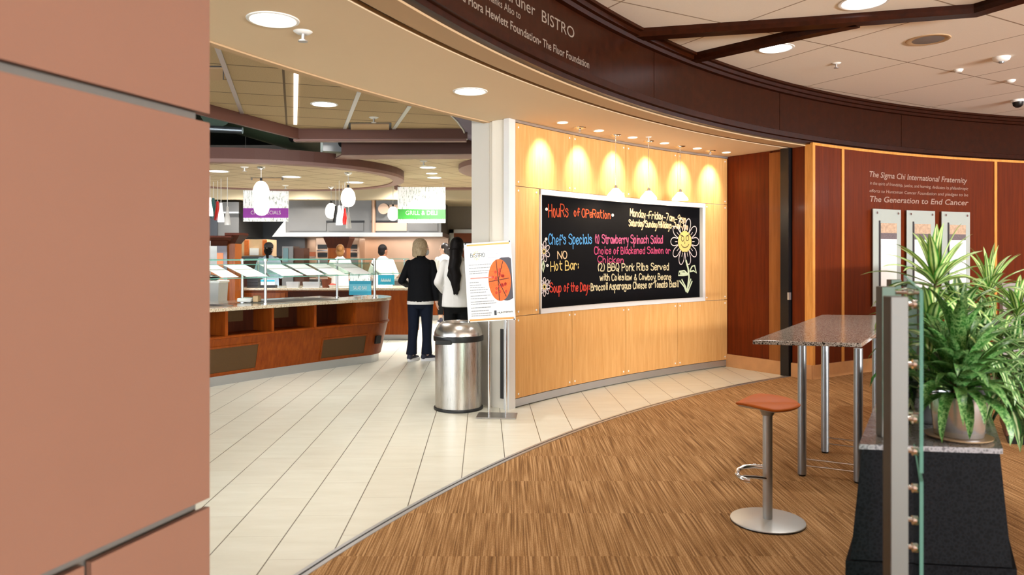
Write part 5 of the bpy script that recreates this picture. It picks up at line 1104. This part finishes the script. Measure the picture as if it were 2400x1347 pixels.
def person(label, loc, rz, H, yaw, armL, armR, legL, legR, skin, top, trousers, hem, hairf, hair, sleeve=.052, footL=0, footR=0, fine=.0065, crop=.10, extra=None, build=1.0, kw=None):
    t = thing('person', label, 'person', tuple(loc), rz); k = H/1.72; t.scale = (k, k, k)
    WORLD[t.name] = Matrix.Translation(loc) @ Matrix.Rotation(rz, 4, 'Z') @ Matrix.Scale(k, 4)
    hm = Matrix.Translation((0, .012, 1.50)) @ Matrix.Rotation(D(yaw), 4, 'Z')
    def H_(m): m.v = [hm @ p for p in m.v]; return m
    b = MB()
    hd = MB(); hd.ell((0, .012, .10), (.074, .094, .112)); hd.ell((0, .035, .035), (.056, .062, .062)); hd.ell((0, .055, -.005), (.034, .036, .03))
    hd.cap((0, .098, .092), (0, .116, .066), .010, .014, 8); hd.ell((0, .094, .03), (.024, .012, .009)); hd.ell((0, .092, .018), (.02, .012, .008))
    for sx in (-1, 1): hd.ell((sx*.076, .0, .075), (.012, .02, .032))
    b.v = []; H_(hd); b.add(hd.v, hd.f)
    b.cap((0, 0, 1.36), (0, .008, 1.53), .058, .052, 14)
    loft(b, [(.80, .10, .085, 0, 0), (.88, .155, .11, 0, 0), (1.0, .135, .10, 0, 0), (1.1, .125, .095, 0, 0), (1.25, .15, .105, 0, 0), (1.36, .15, .088, 0, 0), (1.42, .10, .068, 0, 0)])
    for arm, sg_ in ((armL, -1), (armR, 1)):
        s_, e, w = [Vector(q) for q in arm[:3]]
        b.cap(s_-Vector((s_.x*.1, 0, .02)), e, .040, .036); b.cap(e, w, .036, .026); hand(b, w, arm[3], arm[4], arm[5] if len(arm) > 5 else .6)
    feet = []
    for leg, fa in ((legL, footL), (legR, footR)):
        h, kn, an = [Vector(q) for q in leg]; b.cap(h, kn, .082, .055); b.cap(kn, kn+(an-kn)*.4, .054, .054); b.cap(kn+(an-kn)*.4, an, .053, .036)
        f = Vector((math.sin(D(-fa)), math.cos(D(-fa)), 0)); b.cap(an-f*.03+Vector((0, 0, -.045)), an+f*.12+Vector((0, 0, -.055)), .034, .028); feet.append((an, f))
    fused('body', b, skin, t, fine, 3)
    # upper garment
    g = MB(); h0 = hem; B = build
    loft(g, [(h0, .185*B, .135*B, 0, 0), (h0+.12, .178*B, .13*B, 0, 0), (1.12, .165*B, .122*B, 0, 0), (1.26, .178*B, .125*B, 0, 0), (1.36, .180, .112, 0, -.005), (1.42, .135, .092, 0, -.005), (1.455, .075, .07, 0, .0), (1.48, .062, .062, 0, .004)])
    for arm in (armL, armR):
        s_, e, w = [Vector(q) for q in arm[:3]]; g.cap(s_-Vector((s_.x*.06, 0, .012)), e, sleeve+.001, sleeve+.002); g.cap(e, e+(w-e)*.93, sleeve+.004, sleeve-.010)
    fused('top', g, top, t, .009, 3)
    # trousers
    g = MB(); loft(g, [(.74, .10, .10, 0, 0), (.80, .165, .125, 0, 0), (.90, .17, .125, 0, 0), (max(hem+.04, .98), .15, .11, 0, 0)])
    for leg in (legL, legR):
        h, kn, an = [Vector(q) for q in leg]; an2 = Vector((an.x, an.y, crop)); g.cap(h, kn, .097, .075); g.rings([[c+Vector((r*math.cos(2*math.pi*i/16), r*math.sin(2*math.pi*i/16), 0)) for i in range(16)] for c, r in ((kn+Vector((0, 0, .06)), .076), (kn, .073), (kn+(an2-kn)*.5, .066), (an2, (kw or .070)))])
    fused('trousers', g, trousers, t, .009, 2)
    for an, f in feet:
        m = MB(); m.cap(an-f*.045+Vector((0, 0, -.03)), an+f*.06+Vector((0, 0, -.03)), .042, .042); m.cap(an+f*.06+Vector((0, 0, -.04)), an+f*.15+Vector((0, 0, -.048)), .042, .030); m.cap(an-f*.04, an-f*.03+Vector((0, 0, .02)), .04, .038)
        sh = fused('shoe', m, 'shoe_navy', t, .006, 2)
        q = Vector((-f.y, f.x, 0)); pts = []
        for i in range(24):
            a = 2*math.pi*i/24; pts.append(an+f*(.055+.140*math.cos(a))+q*(.055*math.sin(a)*(1+.12*math.cos(a)))); 
        m = MB(); m.rings([[Vector((p.x, p.y, z)) for p in pts] for z in (.001, .042)]); m.build('sole', 'shoe_sole', sh, True)
    hb = MB(); hairf(hb); H_(hb); fused('hair', hb, hair, t, .008, 2)
    for sx in (-1, 1):
        e = MB(); e.ell((sx*.032, .098, .098), (.013, .008, .008)); H_(e); e.build('eye', 'chalk_white', t, True)
        e = MB(); e.cap((sx*.018, .104, .122), (sx*.048, .094, .124), .004, .003, 6); H_(e); e.build('eyebrow', hair, t, True)
    e = MB(); e.cap((-.02, .101, .024), (.02, .101, .024), .005, .005, 6); H_(e); e.build('lips', 'salmon_edge', t, True)
    if extra: extra(t, H_)
    return t
def bob(m):
    m.ell((0, -.008, .125), (.094, .108, .108)); m.ell((0, -.045, .07), (.095, .076, .10)); m.ell((-.066, -.0, .06), (.034, .07, .09)); m.ell((.066, -.0, .06), (.034, .07, .09))
    for i in range(26):
        a = D(175+i*7.6); r = .082+.012*random.random(); p = Vector((r*math.cos(a)*1.08, r*math.sin(a)-.015, .07)); m.cap(p, p*1.08+Vector((0, 0, -.085-.04*random.random())), .015, .005, 6)
def shorthair(m): m.ell((0, -.012, .125), (.082, .098, .098)); m.ell((0, -.04, .07), (.078, .066, .08))
def bun(m): shorthair(m); m.ell((0, -.10, .12), (.045, .04, .045)); m.ell((0, -.05, .045), (.074, .056, .08))
def pony(m): m.ell((0, -.012, .125), (.085, .102, .1)); m.ell((0, -.045, .06), (.08, .066, .09)); m.cap((0, -.10, .08), (.01, -.115, -.08), .04, .024)
def longhair(m):
    m.ell((0, -.012, .12), (.092, .108, .108)); m.ell((0, -.05, .05), (.09, .08, .12)); m.path([(.0, -.08, .04), (.015, -.135, -.08), (.0, -.16, -.18), (.03, -.155, -.28), (.02, -.15, -.38), (.035, -.14, -.46), (.03, -.135, -.50)], [.075, .082, .078, .07, .06, .04, .012], 16)
    for i in range(14):
        x = -.05+.1*i/13; q = random.uniform(-.02, .02); m.path([(x, -.12, -.05), (x*1.2+q, -.175, -.16), (x*1.0-q, -.20, -.27), (x*.9+q+.02, -.185, -.38), (x*.6+.03, -.165, -.50-.03*random.random())], [.014, .017, .016, .013, .004], 6)
def hang(sx, fw=.02, z=.86): return [(sx*.172, 0, 1.385), (sx*.215, -.02, 1.12), (sx*.225, fw, z), (0, .12, -1), (sx*-.2, 1, .1), .6]
STD = [(-.088, 0, .86), (-.09, .012, .47), (-.095, -.005, .085)], [(.088, 0, .86), (.09, .012, .47), (.095, -.005, .085)]
def mask(t, H_):
    m = MB(); m.ell((0, .082, .03), (.052, .045, .048)); H_(m); m.build('face_mask', 'mask_white', t, True)
    m = MB(); m.path([(-.05, .09, .045), (-.079, .02, .07)], .003, 6); m.path([(.05, .09, .045), (.079, .02, .07)], .003, 6); H_(m); m.build('mask_strap', 'mask_white', t)
def ex1(t, H_):
    mask(t, H_); m = MB(); loft(m, [(.80, .19, .138, 0, 0), (.845, .188, .136, 0, 0)]); m.build('shirt_hem', 'white_cloth', t, True)
person('woman seen from behind in black jacket and navy trousers by the salad bar end', (-1.30, 10.42, 0), 0, 1.735, -62,
       [(-.172, 0, 1.385), (-.255, -.05, 1.13), (-.21, .17, 1.06), (.1, 1, -.1), (1, 0, 0), .6], hang(1), [(-.09, 0, .86), (-.10, .012, .47), (-.125, -.01, .085)], [(.088, 0, .86), (.09, .012, .47), (.085, .02, .085)],
       'skin_pale', 'black_knit', 'navy', .835, bob, 'hair_blond', footL=-25, footR=-62, extra=ex1, kw=.078, crop=.095, build=1.02)
person('woman seen from behind in a white coat with very long wavy black hair', (-.715, 9.6, 0), D(6), 1.735, -18, [(-.172, 0, 1.385), (-.24, -.03, 1.14), (-.17, .16, 1.02), (.3, 1, -.1), (1, 0, 0), .6], hang(1), STD[0], STD[1],
       'skin_pale', 'white_cloth', 'black_cloth', .82, longhair, 'hair_black', sleeve=.062, build=1.1)
person('woman in a white top and cropped black trousers facing the grill counter', (-1.47, 16.05, 0), D(22), 1.77, 50, [(-.172, 0, 1.385), (-.21, .06, 1.14), (-.17, .28, 1.16), (.1, 1, .2), (1, 0, 0), .7], [(.172, 0, 1.385), (.21, .05, 1.12), (.06, .26, 1.12), (-.5, 1, .1), (1, 0, 0), .7], STD[0], STD[1],
       'skin_pale', 'white_cloth', 'black_cloth', 1.0, pony, 'hair_dark', crop=.2, kw=.06)
def net(t, H_):
    m = MB(); m.ell((0, -.012, .155), (.09, .106, .082)); H_(m); m.build('hair_net', 'dark_grey', t, True)
    m = MB(); m.path([(-.088, -.03, .10), (0, -.125, .115), (.088, -.03, .10)], .007, 6); m.path([(-.08, -.05, .16), (0, -.12, .10), (.08, -.05, .07)], .006, 6); H_(m); m.build('mask_strap', 'white_cloth', t)
work = [(-.172, 0, 1.385), (-.25, .03, 1.13), (-.16, .24, 1.05), (.2, 1, -.1), (1, 0, 0), .6], [(.172, 0, 1.385), (.25, .03, 1.13), (.16, .24, 1.05), (-.2, 1, -.1), (1, 0, 0), .6]
person('cook seen from behind in a pale blue gown with tied black hair and white straps', (-4.89, 14.75, 0), 0, 1.75, 0, work[0], work[1], STD[0], STD[1], 'skin', 'blue_cloth', 'blue_cloth', .6, pony, 'hair_black', fine=.011, extra=net, sleeve=.06, build=1.15)
person('cook with pinned ginger hair in white before the brown wooden post', (-3.42, 14.6, 0), 0, 1.72, 10, work[0], work[1], STD[0], STD[1], 'skin_pale', 'white_cloth', 'black_cloth', .7, bun, 'hair_ginger', fine=.011)
person('male cook with cropped black hair in a white coat before the pink lit splashback', (-2.57, 14.6, 0), 0, 1.72, -35, work[0], work[1], STD[0], STD[1], 'skin_brown', 'white_cloth', 'black_cloth', .7, shorthair, 'hair_black', fine=.011, build=1.12, sleeve=.06)
